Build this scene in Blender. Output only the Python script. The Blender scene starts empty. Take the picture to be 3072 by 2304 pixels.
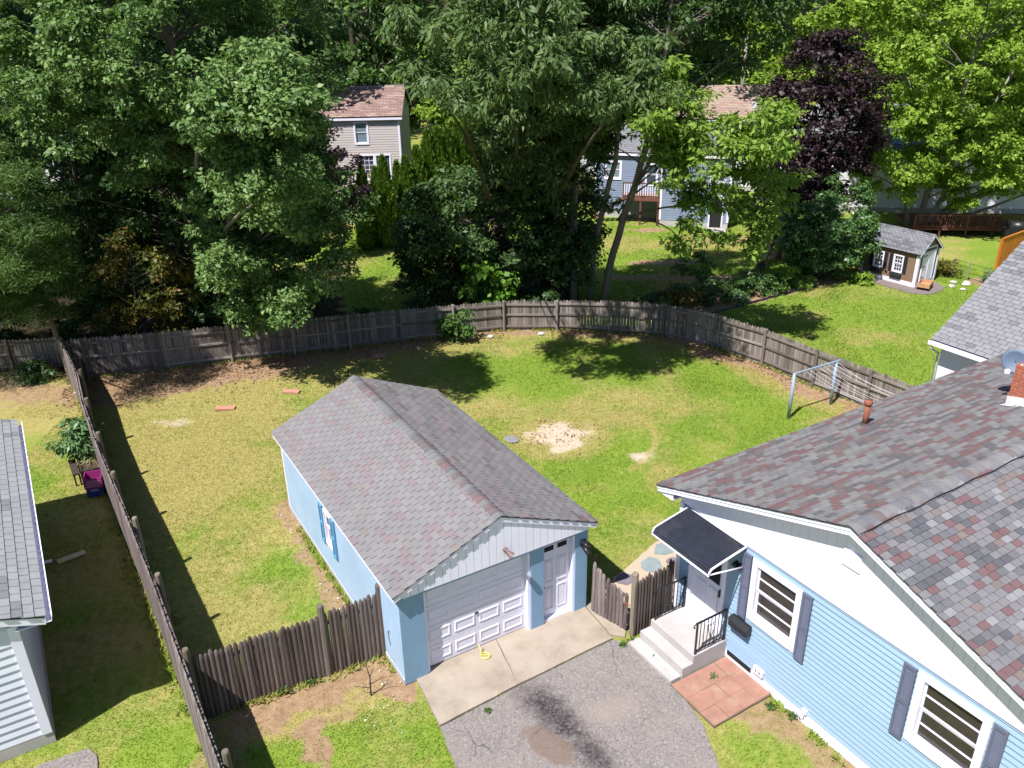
import bpy, math, random
import numpy as np
from mathutils import Matrix, Vector
R = math.radians
scn = bpy.context.scene
COL = scn.collection

# ------------------------------------------------------------------ camera
F_PX, PITCH, ROLL, CAM_H = 2545.1, 0.4365, -0.018, 13.581
cp, sp_ = math.cos(PITCH), math.sin(PITCH)
FW = Vector((0, cp, -sp_)); UP0 = Vector((0, sp_, cp)); RT0 = Vector((1, 0, 0))
RT = RT0 * math.cos(ROLL) + UP0 * math.sin(ROLL)
UP = UP0 * math.cos(ROLL) - RT0 * math.sin(ROLL)
cd = bpy.data.cameras.new('camera'); cam = bpy.data.objects.new('camera', cd); COL.objects.link(cam)
cam.matrix_world = Matrix(((RT.x, UP.x, -FW.x, 0), (RT.y, UP.y, -FW.y, 0), (RT.z, UP.z, -FW.z, CAM_H), (0, 0, 0, 1)))
cd.sensor_fit = 'HORIZONTAL'; cd.sensor_width = 36.0; cd.lens = F_PX / 3072 * 36.0
cd.clip_end = 4000
scn.camera = cam

# ------------------------------------------------------------------ light
SUN_AZ = R(50 - 180); SUN_EL = R(58.5)          # direction towards the sun, mathematical azimuth
world = bpy.data.worlds.new('World'); scn.world = world; world.use_nodes = True
wn = world.node_tree; wn.nodes.clear()
sky = wn.nodes.new('ShaderNodeTexSky'); sky.sky_type = 'NISHITA'; sky.sun_disc = False
sky.sun_elevation = SUN_EL; sky.sun_rotation = math.pi / 2 - SUN_AZ
sky.air_density = 1.0; sky.dust_density = 0.4; sky.ozone_density = 2.5
bg = wn.nodes.new('ShaderNodeBackground'); bg.inputs['Strength'].default_value = 0.074
wo = wn.nodes.new('ShaderNodeOutputWorld')
wn.links.new(sky.outputs[0], bg.inputs[0]); wn.links.new(bg.outputs[0], wo.inputs[0])
sd = bpy.data.lights.new('sun', 'SUN'); sun = bpy.data.objects.new('sun', sd); COL.objects.link(sun)
sd.energy = 5.0; sd.angle = R(0.53); sd.color = (1.0, 0.975, 0.945)
tosun = Vector((math.cos(SUN_EL) * math.cos(SUN_AZ), math.cos(SUN_EL) * math.sin(SUN_AZ), math.sin(SUN_EL)))
sun.rotation_euler = tosun.to_track_quat('Z', 'Y').to_euler(); sun.location = tosun * 60
scn.view_settings.view_transform = 'Standard'; scn.view_settings.look = 'None'
scn.view_settings.exposure = 0.76; scn.view_settings.gamma = 1.0; scn.view_settings.use_curve_mapping = False
scn.cycles.max_bounces = 6; scn.cycles.diffuse_bounces = 2; scn.cycles.transmission_bounces = 4; scn.cycles.transparent_max_bounces = 6
scn.cycles.sample_clamp_indirect = 4.0

# ------------------------------------------------------------------ helpers
def tag(o, label=None, cat=None, group=None, kind=None):
    if label: o['label'] = label
    if cat: o['category'] = cat
    if group: o['group'] = group
    if kind: o['kind'] = kind
    return o

def empty(name, loc=(0, 0, 0), rz=0.0, label=None, cat=None, group=None, parent=None):
    o = bpy.data.objects.new(name, None); COL.objects.link(o)
    o.empty_display_size = 0.2
    o.location = loc; o.rotation_euler = (0, 0, rz)
    if parent: o.parent = parent
    return tag(o, label, cat, group)

class MB:
    """collects polygons, builds one mesh object"""
    def __init__(s): s.v = []; s.f = []; s.m = []
    def add(s, vs, fs, m=0):
        n = len(s.v); s.v.extend([tuple(p) for p in vs]); s.f.extend([tuple(i + n for i in f) for f in fs]); s.m.extend([m] * len(fs)); return s
    def box(s, x0, x1, y0, y1, z0, z1, m=0):
        return s.add([(x0, y0, z0), (x1, y0, z0), (x1, y1, z0), (x0, y1, z0), (x0, y0, z1), (x1, y0, z1), (x1, y1, z1), (x0, y1, z1)],
                     [(0, 3, 2, 1), (4, 5, 6, 7), (0, 1, 5, 4), (1, 2, 6, 5), (2, 3, 7, 6), (3, 0, 4, 7)], m)
    def obox(s, c, ax, ay, az, m=0):
        c, ax, ay, az = (Vector(q) for q in (c, ax, ay, az))
        vs = [c + ax * i + ay * j + az * k for k in (-1, 1) for j in (-1, 1) for i in (-1, 1)]
        return s.add(vs, [(0, 2, 3, 1), (4, 5, 7, 6), (0, 1, 5, 4), (1, 3, 7, 5), (3, 2, 6, 7), (2, 0, 4, 6)], m)
    def bar(s, a, b, w, t=None, m=0, up=(0, 0, 1)):
        a, b = Vector(a), Vector(b); d = b - a; L = d.length; d.normalize()
        u = Vector(up); u = u - d * u.dot(d)
        if u.length < 1e-4: u = Vector((1, 0, 0)) - d * d.x
        u.normalize(); r = d.cross(u); t = t or w
        return s.obox((a + b) / 2, d * (L / 2), r * (w / 2), u * (t / 2), m)
    def prism(s, poly, z0, z1, m=0, top=None):
        n = len(poly)
        vs = [(p[0], p[1], z0) for p in poly] + [(p[0], p[1], z1) for p in poly]
        fs = [tuple(range(n - 1, -1, -1)), tuple(range(n, 2 * n))] + [(i, (i + 1) % n, n + (i + 1) % n, n + i) for i in range(n)]
        return s.add(vs, fs, m)
    def extr(s, poly3, d, m=0):
        """planar 3D polygon extruded by vector d"""
        n = len(poly3); d = Vector(d); P = [Vector(p) for p in poly3]
        return s.add(P + [p + d for p in P], [tuple(range(n - 1, -1, -1)), tuple(range(n, 2 * n))] + [(i, (i + 1) % n, n + (i + 1) % n, n + i) for i in range(n)], m)
    def tube(s, pts, rad, n=6, m=0, cap=True):
        pts = [Vector(p) for p in pts]; k = len(pts)
        if not hasattr(rad, '__len__'): rad = [rad] * k
        rings = []; prev = None
        for i, p in enumerate(pts):
            d = (pts[min(i + 1, k - 1)] - pts[max(i - 1, 0)]); d = d.normalized() if d.length > 1e-9 else Vector((0, 0, 1))
            u = prev if prev is not None else (Vector((1, 0, 0)) if abs(d.x) < .9 else Vector((0, 1, 0)))
            u = (u - d * u.dot(d)); u = u.normalized() if u.length > 1e-6 else d.orthogonal().normalized()
            w = d.cross(u); prev = u
            rings.append([p + (u * math.cos(2 * math.pi * j / n) + w * math.sin(2 * math.pi * j / n)) * rad[i] for j in range(n)])
        vs = [q for r in rings for q in r]
        fs = [(i * n + j, i * n + (j + 1) % n, (i + 1) * n + (j + 1) % n, (i + 1) * n + j) for i in range(k - 1) for j in range(n)]
        if cap: fs += [tuple(range(n - 1, -1, -1)), tuple((k - 1) * n + j for j in range(n))]
        return s.add(vs, fs, m)
    def mesh(s, name, mats, smooth=False):
        me = bpy.data.meshes.new(name); me.from_pydata(s.v, [], s.f)
        mats = mats if isinstance(mats, (list, tuple)) else [mats]
        for q in mats: me.materials.append(q)
        me.polygons.foreach_set('material_index', s.m)
        if smooth: me.polygons.foreach_set('use_smooth', [True] * len(s.f))
        me.update(); return me
    def build(s, name, mats, parent=None, smooth=False):
        return obj(name, s.mesh(name, mats, smooth), parent)

def obj(name, me, parent=None, mat=None):
    o = bpy.data.objects.new(name, me); COL.objects.link(o)
    if parent is not None: o.parent = parent
    if mat is not None: o.matrix_local = mat
    return o

def np_mesh(name, V, faces_n, idx, mats, attrs=None, smooth=False):
    """V (n,3); idx flat loop vertex indices, faces all of faces_n corners"""
    me = bpy.data.meshes.new(name)
    V = np.ascontiguousarray(V, dtype=np.float32); idx = np.ascontiguousarray(idx, dtype=np.int32)
    nf = len(idx) // faces_n
    me.vertices.add(len(V)); me.vertices.foreach_set('co', V.ravel())
    me.loops.add(len(idx)); me.loops.foreach_set('vertex_index', idx)
    me.polygons.add(nf); me.polygons.foreach_set('loop_start', np.arange(nf, dtype=np.int32) * faces_n)
    for q in (mats if isinstance(mats, (list, tuple)) else [mats]): me.materials.append(q)
    if smooth: me.polygons.foreach_set('use_smooth', np.ones(nf, dtype=bool))
    for an, (typ, data) in (attrs or {}).items():
        a = me.attributes.new(an, typ, 'POINT')
        a.data.foreach_set('value' if typ == 'FLOAT' else 'color', np.ascontiguousarray(data, dtype=np.float32).ravel())
    me.update(calc_edges=True); me.validate()
    return me

def rotz(a): return Matrix.Rotation(a, 4, 'Z')
def T(x, y, z): return Matrix.Translation((x, y, z))
def view_size(p):
    """how large something at world point p shows in the picture, 0 outside the frame (only to rank pieces)"""
    d = Vector(p) - Vector((0, 0, CAM_H)); z = d.dot(FW)
    if z < 1: return 0
    x, y = F_PX * d.dot(RT) / z, F_PX * d.dot(UP) / z
    return 1 / z if abs(x) < 1560 and abs(y) < 1175 else 0

def vnoise(x, y, scale, seed):
    """smooth value noise in numpy, 0..1"""
    x = np.asarray(x) / scale; y = np.asarray(y) / scale
    xi = np.floor(x).astype(np.int64); yi = np.floor(y).astype(np.int64); fx = x - xi; fy = y - yi
    fx = fx * fx * (3 - 2 * fx); fy = fy * fy * (3 - 2 * fy)
    def h(a, b):
        n = (a * 374761393 + b * 668265263 + seed * 974711) & 0x7fffffff
        n = ((n ^ (n >> 13)) * 1274126177) & 0x7fffffff
        return ((n ^ (n >> 16)) & 0xffff) / 65535.0
    return (h(xi, yi) * (1 - fx) + h(xi + 1, yi) * fx) * (1 - fy) + (h(xi, yi + 1) * (1 - fx) + h(xi + 1, yi + 1) * fx) * fy
def fbm(x, y, scale, seed, n=4):
    t = 0; a = 1; s = 0
    for i in range(n): t = t + a * vnoise(x, y, scale / 2 ** i, seed + i * 17); s += a; a *= .55
    return t / s
def sst(a, b, x):
    t = np.clip((x - a) / (b - a), 0, 1); return t * t * (3 - 2 * t)

# ------------------------------------------------------------------ materials
def newmat(name):
    m = bpy.data.materials.new(name); m.use_nodes = True
    nt = m.node_tree; return m, nt, nt.nodes['Principled BSDF']
def link(nt, a, b): nt.links.new(a, b)
def texco(nt, scale=(1, 1, 1), coord='Object', rot=(0, 0, 0)):
    tc = nt.nodes.new('ShaderNodeTexCoord'); mp = nt.nodes.new('ShaderNodeMapping')
    mp.inputs['Scale'].default_value = scale; mp.inputs['Rotation'].default_value = rot
    link(nt, tc.outputs[coord], mp.inputs[0]); return mp.outputs[0]
def geopos(nt, scale=(1, 1, 1)):
    g = nt.nodes.new('ShaderNodeNewGeometry'); mp = nt.nodes.new('ShaderNodeMapping'); mp.inputs['Scale'].default_value = scale
    link(nt, g.outputs['Position'], mp.inputs[0]); return mp.outputs[0]
def noise(nt, vec, scale, detail=4, rough=.55, dist=0.0):
    n = nt.nodes.new('ShaderNodeTexNoise'); n.inputs['Scale'].default_value = scale; n.inputs['Detail'].default_value = detail
    n.inputs['Roughness'].default_value = rough; n.inputs['Distortion'].default_value = dist
    link(nt, vec, n.inputs['Vector']); return n.outputs['Fac']
def ramp(nt, fac, stops, interp='LINEAR'):
    r = nt.nodes.new('ShaderNodeValToRGB'); r.color_ramp.interpolation = interp
    el = r.color_ramp.elements
    while len(el) < len(stops): el.new(0.5)
    for e, (p, c) in zip(el, stops):
        e.position = p; e.color = tuple(c) + (1,) if len(c) == 3 else c
    link(nt, fac, r.inputs[0]); return r.outputs[0]
def mixc(nt, fac, a, b, mode='MIX'):
    m = nt.nodes.new('ShaderNodeMix'); m.data_type = 'RGBA'; m.blend_type = mode
    for s, q in ((0, fac), (6, a), (7, b)):
        if isinstance(q, (int, float)): m.inputs[s].default_value = q
        elif isinstance(q, tuple): m.inputs[s].default_value = q + (1,) if len(q) == 3 else q
        else: link(nt, q, m.inputs[s])
    return m.outputs[2]
def mth(nt, op, a, b=0.0, c=0.0, clamp=False):
    m = nt.nodes.new('ShaderNodeMath'); m.operation = op; m.use_clamp = clamp
    for i, q in enumerate((a, b, c)):
        if isinstance(q, (int, float)): m.inputs[i].default_value = q
        else: link(nt, q, m.inputs[i])
    return m.outputs[0]
def bump(nt, bsdf, h, strength=.3, dist=.01):
    b = nt.nodes.new('ShaderNodeBump'); b.inputs['Strength'].default_value = strength; b.inputs['Distance'].default_value = dist
    link(nt, h, b.inputs['Height']); link(nt, b.outputs[0], bsdf.inputs['Normal'])
def g3(c, k): return tuple(min(1, q * k) for q in c)

def paint(name, c, rough=.5, var=.12, scale=3.0, fine=60.0, bmp=.15, spec=.4, streak=None, dirt=0.0, dirtc=(.12, .1, .08), dsc=.9):
    m, nt, b = newmat(name)
    v = geopos(nt, streak or (1, 1, 1))
    n1 = noise(nt, v, scale, 5, .6); n2 = noise(nt, v, fine, 2)
    f = mth(nt, 'ADD', mth(nt, 'MULTIPLY', n1, .65), mth(nt, 'MULTIPLY', n2, .35))
    col = ramp(nt, f, [(.3, g3(c, 1 - var)), (.7, g3(c, 1 + var))])
    if dirt > 0:
        n3 = noise(nt, geopos(nt), dsc, 6, .7); k = ramp(nt, n3, [(.52, (0, 0, 0)), (.75, (dirt,) * 3)])
        col = mixc(nt, k, col, dirtc)
    link(nt, col, b.inputs['Base Color']); b.inputs['Roughness'].default_value = rough
    b.inputs['Specular IOR Level'].default_value = spec
    if bmp: bump(nt, b, n2, bmp, .004)
    return m

def wood(name, c1, c2, c3, rough=.85):
    """weathered timber, streaks along the local z axis, each board its own tone"""
    m, nt, b = newmat(name)
    oi = nt.nodes.new('ShaderNodeObjectInfo')
    v = texco(nt, (1, 1, .06)); 
    vv = nt.nodes.new('ShaderNodeVectorMath'); vv.operation = 'ADD'
    cmb = nt.nodes.new('ShaderNodeCombineXYZ'); link(nt, mth(nt, 'MULTIPLY', oi.outputs['Random'], 37.0), cmb.inputs[0]); link(nt, mth(nt, 'MULTIPLY', oi.outputs['Random'], 91.0), cmb.inputs[2])
    link(nt, v, vv.inputs[0]); link(nt, cmb.outputs[0], vv.inputs[1])
    n1 = noise(nt, vv.outputs[0], 22, 6, .7); n2 = noise(nt, texco(nt), 2.2, 5, .65)
    f = mth(nt, 'ADD', mth(nt, 'MULTIPLY', n1, .6), mth(nt, 'MULTIPLY', oi.outputs['Random'], .3))
    f = mth(nt, 'ADD', f, mth(nt, 'MULTIPLY', n2, .18))
    col = ramp(nt, f, [(.3, c1), (.55, c2), (.82, c3)])
    n4 = noise(nt, vv.outputs[0], 70, 3, .6)
    col = mixc(nt, ramp(nt, n4, [(.6, (0, 0, 0)), (.72, (.55,) * 3)]), col, g3(c3, 1.35))
    link(nt, col, b.inputs['Base Color']); b.inputs['Roughness'].default_value = rough; b.inputs['Specular IOR Level'].default_value = .2
    bump(nt, b, n1, .5, .006); return m

def shingle_mat(name, c, grit=(.75, 1.2)):
    m, nt, b = newmat(name)
    oi = nt.nodes.new('ShaderNodeObjectInfo')
    n1 = noise(nt, geopos(nt), 160, 2, .6); n2 = noise(nt, geopos(nt), 1.1, 5, .65); n3 = noise(nt, geopos(nt), 7, 3)
    col = ramp(nt, n1, [(.3, g3(c, grit[0])), (.7, g3(c, grit[1]))])
    col = mixc(nt, ramp(nt, n2, [(.45, (0, 0, 0)), (.8, (.45,) * 3)]), col, g3(c, .62))
    col = mixc(nt, ramp(nt, n3, [(.4, (0, 0, 0)), (.75, (.3,) * 3)]), col, g3(c, 1.25))
    link(nt, col, b.inputs['Base Color']); b.inputs['Roughness'].default_value = .95; b.inputs['Specular IOR Level'].default_value = .15
    bump(nt, b, n1, .35, .004); return m

def leaf_mat(name, c1, c2, c3, rough=.45, trans=.35, spec=.35):
    m, nt, b = newmat(name)
    a = nt.nodes.new('ShaderNodeAttribute'); a.attribute_name = 'tint'
    col = ramp(nt, a.outputs['Fac'], [(0, c1), (.5, c2), (1, c3)])
    link(nt, col, b.inputs['Base Color']); b.inputs['Roughness'].default_value = rough; b.inputs['Specular IOR Level'].default_value = spec
    tr = nt.nodes.new('ShaderNodeBsdfTranslucent'); mx = nt.nodes.new('ShaderNodeMixShader'); mx.inputs[0].default_value = trans
    tc = mixc(nt, 1.0, col, (1.0, 1.0, .55), 'MULTIPLY'); link(nt, tc, tr.inputs[0])
    out = nt.nodes['Material Output']
    link(nt, b.outputs[0], mx.inputs[1]); link(nt, tr.outputs[0], mx.inputs[2]); link(nt, mx.outputs[0], out.inputs[0])
    return m

def glass_mat(name, c=(.055, .046, .041), rough=.05, alpha=.66):
    m, nt, b = newmat(name)
    b.inputs['Base Color'].default_value = c + (1,); b.inputs['Roughness'].default_value = rough; b.inputs['Specular IOR Level'].default_value = .6
    tr = nt.nodes.new('ShaderNodeBsdfTransparent'); mx = nt.nodes.new('ShaderNodeMixShader'); mx.inputs[0].default_value = alpha
    out = nt.nodes['Material Output']
    link(nt, tr.outputs[0], mx.inputs[1]); link(nt, b.outputs[0], mx.inputs[2]); link(nt, mx.outputs[0], out.inputs[0]); return m

M = {}
M['white'] = paint('white_paint', (.77, .735, .86), .45, .04, 2, 40, .05)
M['white2'] = paint('white_vinyl', (.80, .78, .87), .5, .05, 2, 40, .05, dirt=.15, dirtc=(.5, .5, .48))
M['door'] = paint('door_white', (.71, .69, .79), .4, .05, 3, 50, .05)
M['wallblue'] = paint('block_blue', (.35, .475, .63), .7, .12, 1.2, 25, .25, dirt=.35, dirtc=(.40, .46, .48))
M['pillar'] = paint('pillar_blue', (.20, .33, .47), .6, .07, 2, 40, .12)
M['siding'] = paint('siding_blue', (.265, .375, .50), .5, .09, 1.5, 40, .06, streak=(.25, .25, 2))
M['trimblue'] = paint('shutter_blue', (.11, .12, .18), .55, .1, 5, 60, .1)
M['shutblue'] = paint('shutter_light_blue', (.10, .28, .46), .55, .1, 5, 60, .1)
M['black'] = paint('black_metal', (.015, .015, .018), .4, .3, 8, 80, .1, spec=.5)
M['darkmetal'] = paint('awning_metal', (.022, .024, .034), .3, .3, 4, 60, .05, spec=.6, dirt=.5, dirtc=(.09, .08, .085))
M['conc'] = paint('pale_concrete', (.40, .37, .36), .9, .14, 2.5, 90, .3, dirt=.35, dirtc=(.26, .24, .23))
M['steel'] = paint('galvanised', (.42, .46, .52), .45, .12, 6, 70, .1, spec=.5)
M['bluesteel'] = paint('blue_painted_steel', (.24, .32, .42), .5, .25, 7, 40, .2, dirt=.6, dirtc=(.32, .27, .24))
M['rust'] = paint('rusted_iron', (.24, .085, .045), .85, .3, 12, 70, .5)
M['dark'] = paint('dark_void', (.012, .012, .013), .9, .2, 3, 30, 0)
M['interior'] = paint('room_dim', (.24, .185, .145), .9, .4, 1.3, 8, 0)
M['glass'] = glass_mat('window_glass')
M['fence'] = wood('fence_grey', (.08, .064, .056), (.195, .163, .145), (.36, .315, .285))
M['stock'] = wood('stockade_brown', (.038, .027, .024), (.105, .078, .068), (.205, .165, .15))
M['stockside'] = wood('stockade_pale', (.06, .048, .045), (.16, .125, .118), (.30, .26, .25))
M['postw'] = wood('post_timber', (.08, .06, .045), (.18, .145, .11), (.30, .26, .20))
M['roofdeck'] = paint('roof_felt', (.05, .05, .055), .95, .2, 4, 60, .2)
M['brick'] = paint('chimney_brick', (.36, .105, .06), .85, .28, 9, 60, .4)
M['mortar'] = paint('mortar', (.48, .42, .38), .95, .15, 8, 80, .3)
M['alu'] = paint('flashing', (.62, .62, .66), .35, .12, 5, 40, .1, spec=.6)
M['paver'] = paint('red_paver', (.30, .155, .115), .9, .2, 3, 80, .3, dirt=.75, dirtc=(.36, .28, .19), dsc=3.2)
M['lamp'] = paint('lamp_brown', (.16, .10, .095), .6, .2, 9, 60, .2)
M['joint'] = paint('joint_soil', (.16, .12, .085), .95, .3, 6, 80, .3)
M['orange'] = wood('orange_cedar', (.34, .10, .015), (.50, .165, .022), (.60, .22, .04), .6)
M['deckred'] = wood('deck_red', (.07, .028, .02), (.14, .055, .04), (.2, .09, .07), .7)
M['cedar'] = wood('cedar_tan', (.26, .12, .05), (.40, .20, .09), (.5, .28, .14), .8)
M['bark'] = wood('bark_brown', (.035, .028, .022), (.085, .068, .054), (.16, .135, .11), .95)
M['barkgrey'] = wood('bark_grey', (.09, .078, .065), (.20, .175, .15), (.34, .31, .27), .95)

# painted block courses of the garage wall as faint relief
_m = M['wallblue']; _nt = _m.node_tree; _b = _nt.nodes['Principled BSDF']; _tc = _nt.nodes.new('ShaderNodeTexCoord'); _sx = _nt.nodes.new('ShaderNodeSeparateXYZ'); _cx = _nt.nodes.new('ShaderNodeCombineXYZ')
link(_nt, _tc.outputs['Object'], _sx.inputs[0]); link(_nt, mth(_nt, 'ADD', _sx.outputs[0], _sx.outputs[1]), _cx.inputs[0]); link(_nt, _sx.outputs[2], _cx.inputs[1])
_br = _nt.nodes.new('ShaderNodeTexBrick'); _br.inputs['Scale'].default_value = 1.0; _br.inputs['Brick Width'].default_value = .42; _br.inputs['Row Height'].default_value = .205; _br.inputs['Mortar Size'].default_value = .012
link(_nt, _cx.outputs[0], _br.inputs['Vector']); bump(_nt, _b, mth(_nt, 'SUBTRACT', 1.0, _br.outputs['Fac']), .55, .012)

# ------------------------------------------------------------------ site frames
GX, GY, GYAW, GW, GL = -2.4134, 13.8617, 0.5306, 4.75, 8.05          # garage
HX, HY, HYAW = 6.0361, 12.2556, -1.0281                                # blue house, origin under the gable peak
def fr(x, y, yaw):
    c, s = math.cos(yaw), math.sin(yaw)
    return lambda a, b, z=0.0: Vector((x + a * c - b * s, y + a * s + b * c, z))
GP = fr(GX, GY, GYAW); HP = fr(HX, HY, HYAW)
BACK = [(-17.3, 30.25), (-16.6, 30.42), (-13.92, 31.08), (-11.35, 31.8), (-8.94, 32.41), (-6.75, 33.0), (-4.65, 33.63), (-2.46, 34.2), (-.3, 34.75),
        (2.01, 34.66), (4.26, 34.28), (6.5, 33.7), (8.37, 32.3), (9.86, 30.5), (11.18, 28.45), (12.44, 26.63), (13.6, 24.9)]
LEFTP = [(-17.25, 30.3), (-15.13, 27.04), (-13.78, 24.55), (-12.37, 22.2), (-10.95, 19.93), (-9.48, 17.62), (-8.05, 15.33), (-6.6, 12.92), (-5.08, 10.41), (-3.6, 8.0)]

def dseg(x, y, a, b):
    ax, ay = a; bx, by = b; vx, vy = bx - ax, by - ay
    t = np.clip(((x - ax) * vx + (y - ay) * vy) / (vx * vx + vy * vy), 0, 1)
    return np.hypot(x - ax - t * vx, y - ay - t * vy)
def dpoly(x, y, P):
    d = np.full(np.shape(x), 1e9)
    for a, b in zip(P[:-1], P[1:]): d = np.minimum(d, dseg(x, y, a, b))
    return d
def inpoly(x, y, P):
    ins = np.zeros(np.shape(x), bool); n = len(P)
    for i in range(n):
        x0, y0 = P[i][:2]; x1, y1 = P[(i + 1) % n][:2]
        c = ((y0 > y) != (y1 > y)); 
        with np.errstate(divide='ignore', invalid='ignore'):
            ins ^= c & (x < (x1 - x0) * (y - y0) / (y1 - y0 + 1e-12) + x0)
    return ins

def yline(x):   # back fence y as a function of x
    return np.interp(x, [p[0] for p in BACK], [p[1] for p in BACK])
def cover(x, y):
    """ground cover weights: bare earth, dry grass, pale sand"""
    n1 = fbm(x, y, 3.0, 3); n2 = fbm(x, y, .9, 11); n3 = fbm(x, y, .35, 23, 3)
    nz = (n2 - .5) * 1.2 + (n3 - .5) * .8
    # dryness: left of the yard is strawy, the middle and right greener
    base = np.interp(x, [-18, -9, -3, 3, 8, 14], [.58, .58, .42, .32, .26, .22])
    base = np.where(y > yline(x) + .1, .18, base)
    leftyard = x < np.interp(y, [8, 30.3], [-3.6, -17.25]); base = np.where(leftyard & (y < 31), .36, base)
    base = np.where((y < 15.2) & (x > -6.2) & (x < 0), .22, base)
    dry = np.clip(base + (n1 - .5) * 2.1 + nz * .6, 0, 1)
    dirt = np.zeros(np.shape(x)); sand = np.zeros(np.shape(x))
    dB = dpoly(x, y, BACK); inside = (y < yline(x)) & ~leftyard
    wB = np.interp(x, [-17, -13, -9, -7, -4, 1, 8, 10, 13], [3.2, 3.0, 2.4, 1.5, 1.0, .55, .7, 1.0, .5])
    dirt = np.maximum(dirt, np.where(inside, sst(wB * 1.25, wB * .5, dB + nz * 1.3), 0))
    
    dry = np.maximum(dry, np.where(inside, sst(wB * 2.6, wB, dB + nz), 0) * .95)
    # sand pit and the ring left by an old pool
    r = np.hypot((x - 1.45) / 1.42, (y - 24.95) / 1.2); sand = np.maximum(sand, sst(1.22, .35, r + nz * 1.0) )
    dry = np.maximum(dry, sst(1.75, 1.05, r + nz * .5) * .85)
    r2 = np.hypot((x - 4.1) / .62, (y - 23.5) / .5); sand = np.maximum(sand, sst(1.2, .3, r2 + nz * 1.1) * .75)
    rr = np.hypot(x - 1.6, y - 25.0); th = np.degrees(np.arctan2(y - 25.0, x - 1.6))
    ring = sst(.2, .04, np.abs(rr - 3.08 + (n2 - .5) * .25)) * sst(-62, -40, th) * sst(62, 40, th); dry = np.maximum(dry, ring * .95)
    r3 = np.hypot((x + 12.0) / 1.3, (y - 26.4) / .45); sand = np.maximum(sand, sst(1.0, .2, r3 + nz * 1.6) * .55)
    r3 = np.hypot((x + 9.7) / 1.3, (y - 28.0) / .7); dry = np.maximum(dry, sst(1.3, .4, r3 + nz))
    # along the garage wall and in front of the stockade
    g0, g1 = GP(-.15, -.2), GP(-.15, 8.2); dirt = np.maximum(dirt, sst(.55, .2, dseg(x, y, g0[:2], g1[:2]) + nz * .7) * .62)
    d2 = dseg(x, y, (-5.4, 13.35), (-2.9, 14.45)); dirt = np.maximum(dirt, sst(1.0, .3, d2 + nz * 1.5) * .7); dry = np.maximum(dry, sst(1.5, .6, d2 + nz * .6))
    d2 = dseg(x, y, (-6.2, 12.7), (-5.2, 11.6)); dirt = np.maximum(dirt, sst(.7, .2, d2 + nz * 1.3) * .5)
    d2 = dseg(x, y, (-4.3, 12.75), (-3.65, 11.5)); dirt = np.maximum(dirt, sst(.42, .08, d2 + nz * .5) * .8)
    d2 = dseg(x, y, (-2.9, 14.4), (-2.3, 13.6)); dirt = np.maximum(dirt, sst(.5, .2, d2 + nz * .5))
    h0, h1 = HP(-1.2, -.35), HP(4.4, -.35); d2 = dseg(x, y, h0[:2], h1[:2]); dirt = np.maximum(dirt, sst(1.0, .2, d2 + nz * 1.4) * .6)
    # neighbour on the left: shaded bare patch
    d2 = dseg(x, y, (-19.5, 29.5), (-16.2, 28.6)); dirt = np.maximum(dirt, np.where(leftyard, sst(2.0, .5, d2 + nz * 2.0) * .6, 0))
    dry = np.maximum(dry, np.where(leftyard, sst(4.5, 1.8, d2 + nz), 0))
    # woodland floor behind the fence on the left, lawn glade between
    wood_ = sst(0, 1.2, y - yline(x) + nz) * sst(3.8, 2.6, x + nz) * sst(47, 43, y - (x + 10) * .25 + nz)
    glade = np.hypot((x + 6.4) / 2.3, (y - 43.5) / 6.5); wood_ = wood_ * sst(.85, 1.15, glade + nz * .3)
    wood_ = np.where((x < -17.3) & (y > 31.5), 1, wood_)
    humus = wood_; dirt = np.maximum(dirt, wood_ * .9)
    # far lawn behind the trunks: worn patches
    for cx, cy, rx, ry, k in ((8.2, 44.4, 2.4, .8, .8), (12.6, 48.6, 2.0, 1.1, .9), (8.6, 51.2, 1.8, .6, .8), (14.2, 45.6, 1.3, 1.0, .8), (10.5, 41.5, 2.6, .6, .7), (6.5, 41.8, 2.6, .8, .6)):
        q = np.hypot((x - cx) / rx, (y - cy) / ry); dirt = np.maximum(dirt, sst(1.15, .4, q + nz * .8) * k)
    far = sst(36, 40, y) * sst(17, 15, x) * sst(3.5, 5, x); dry = np.maximum(dry, far * np.clip(.35 + (n1 - .5) * 2.2 + nz * .5, 0, 1))
    d2 = dseg(x, y, (7.0, 36.4), (16.0, 41.2)); dirt = np.maximum(dirt, sst(1.3, .7, d2 + nz * .5) * .9)
    q = np.hypot((x - 24.2) / 1.6, (y - 39.9) / 1.0); dirt = np.maximum(dirt, sst(1.1, .7, q + nz * .5))
    return np.clip(dirt, 0, 1), np.clip(dry, 0, 1), np.clip(sand, 0, 1), np.clip(humus, 0, 1)

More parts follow.
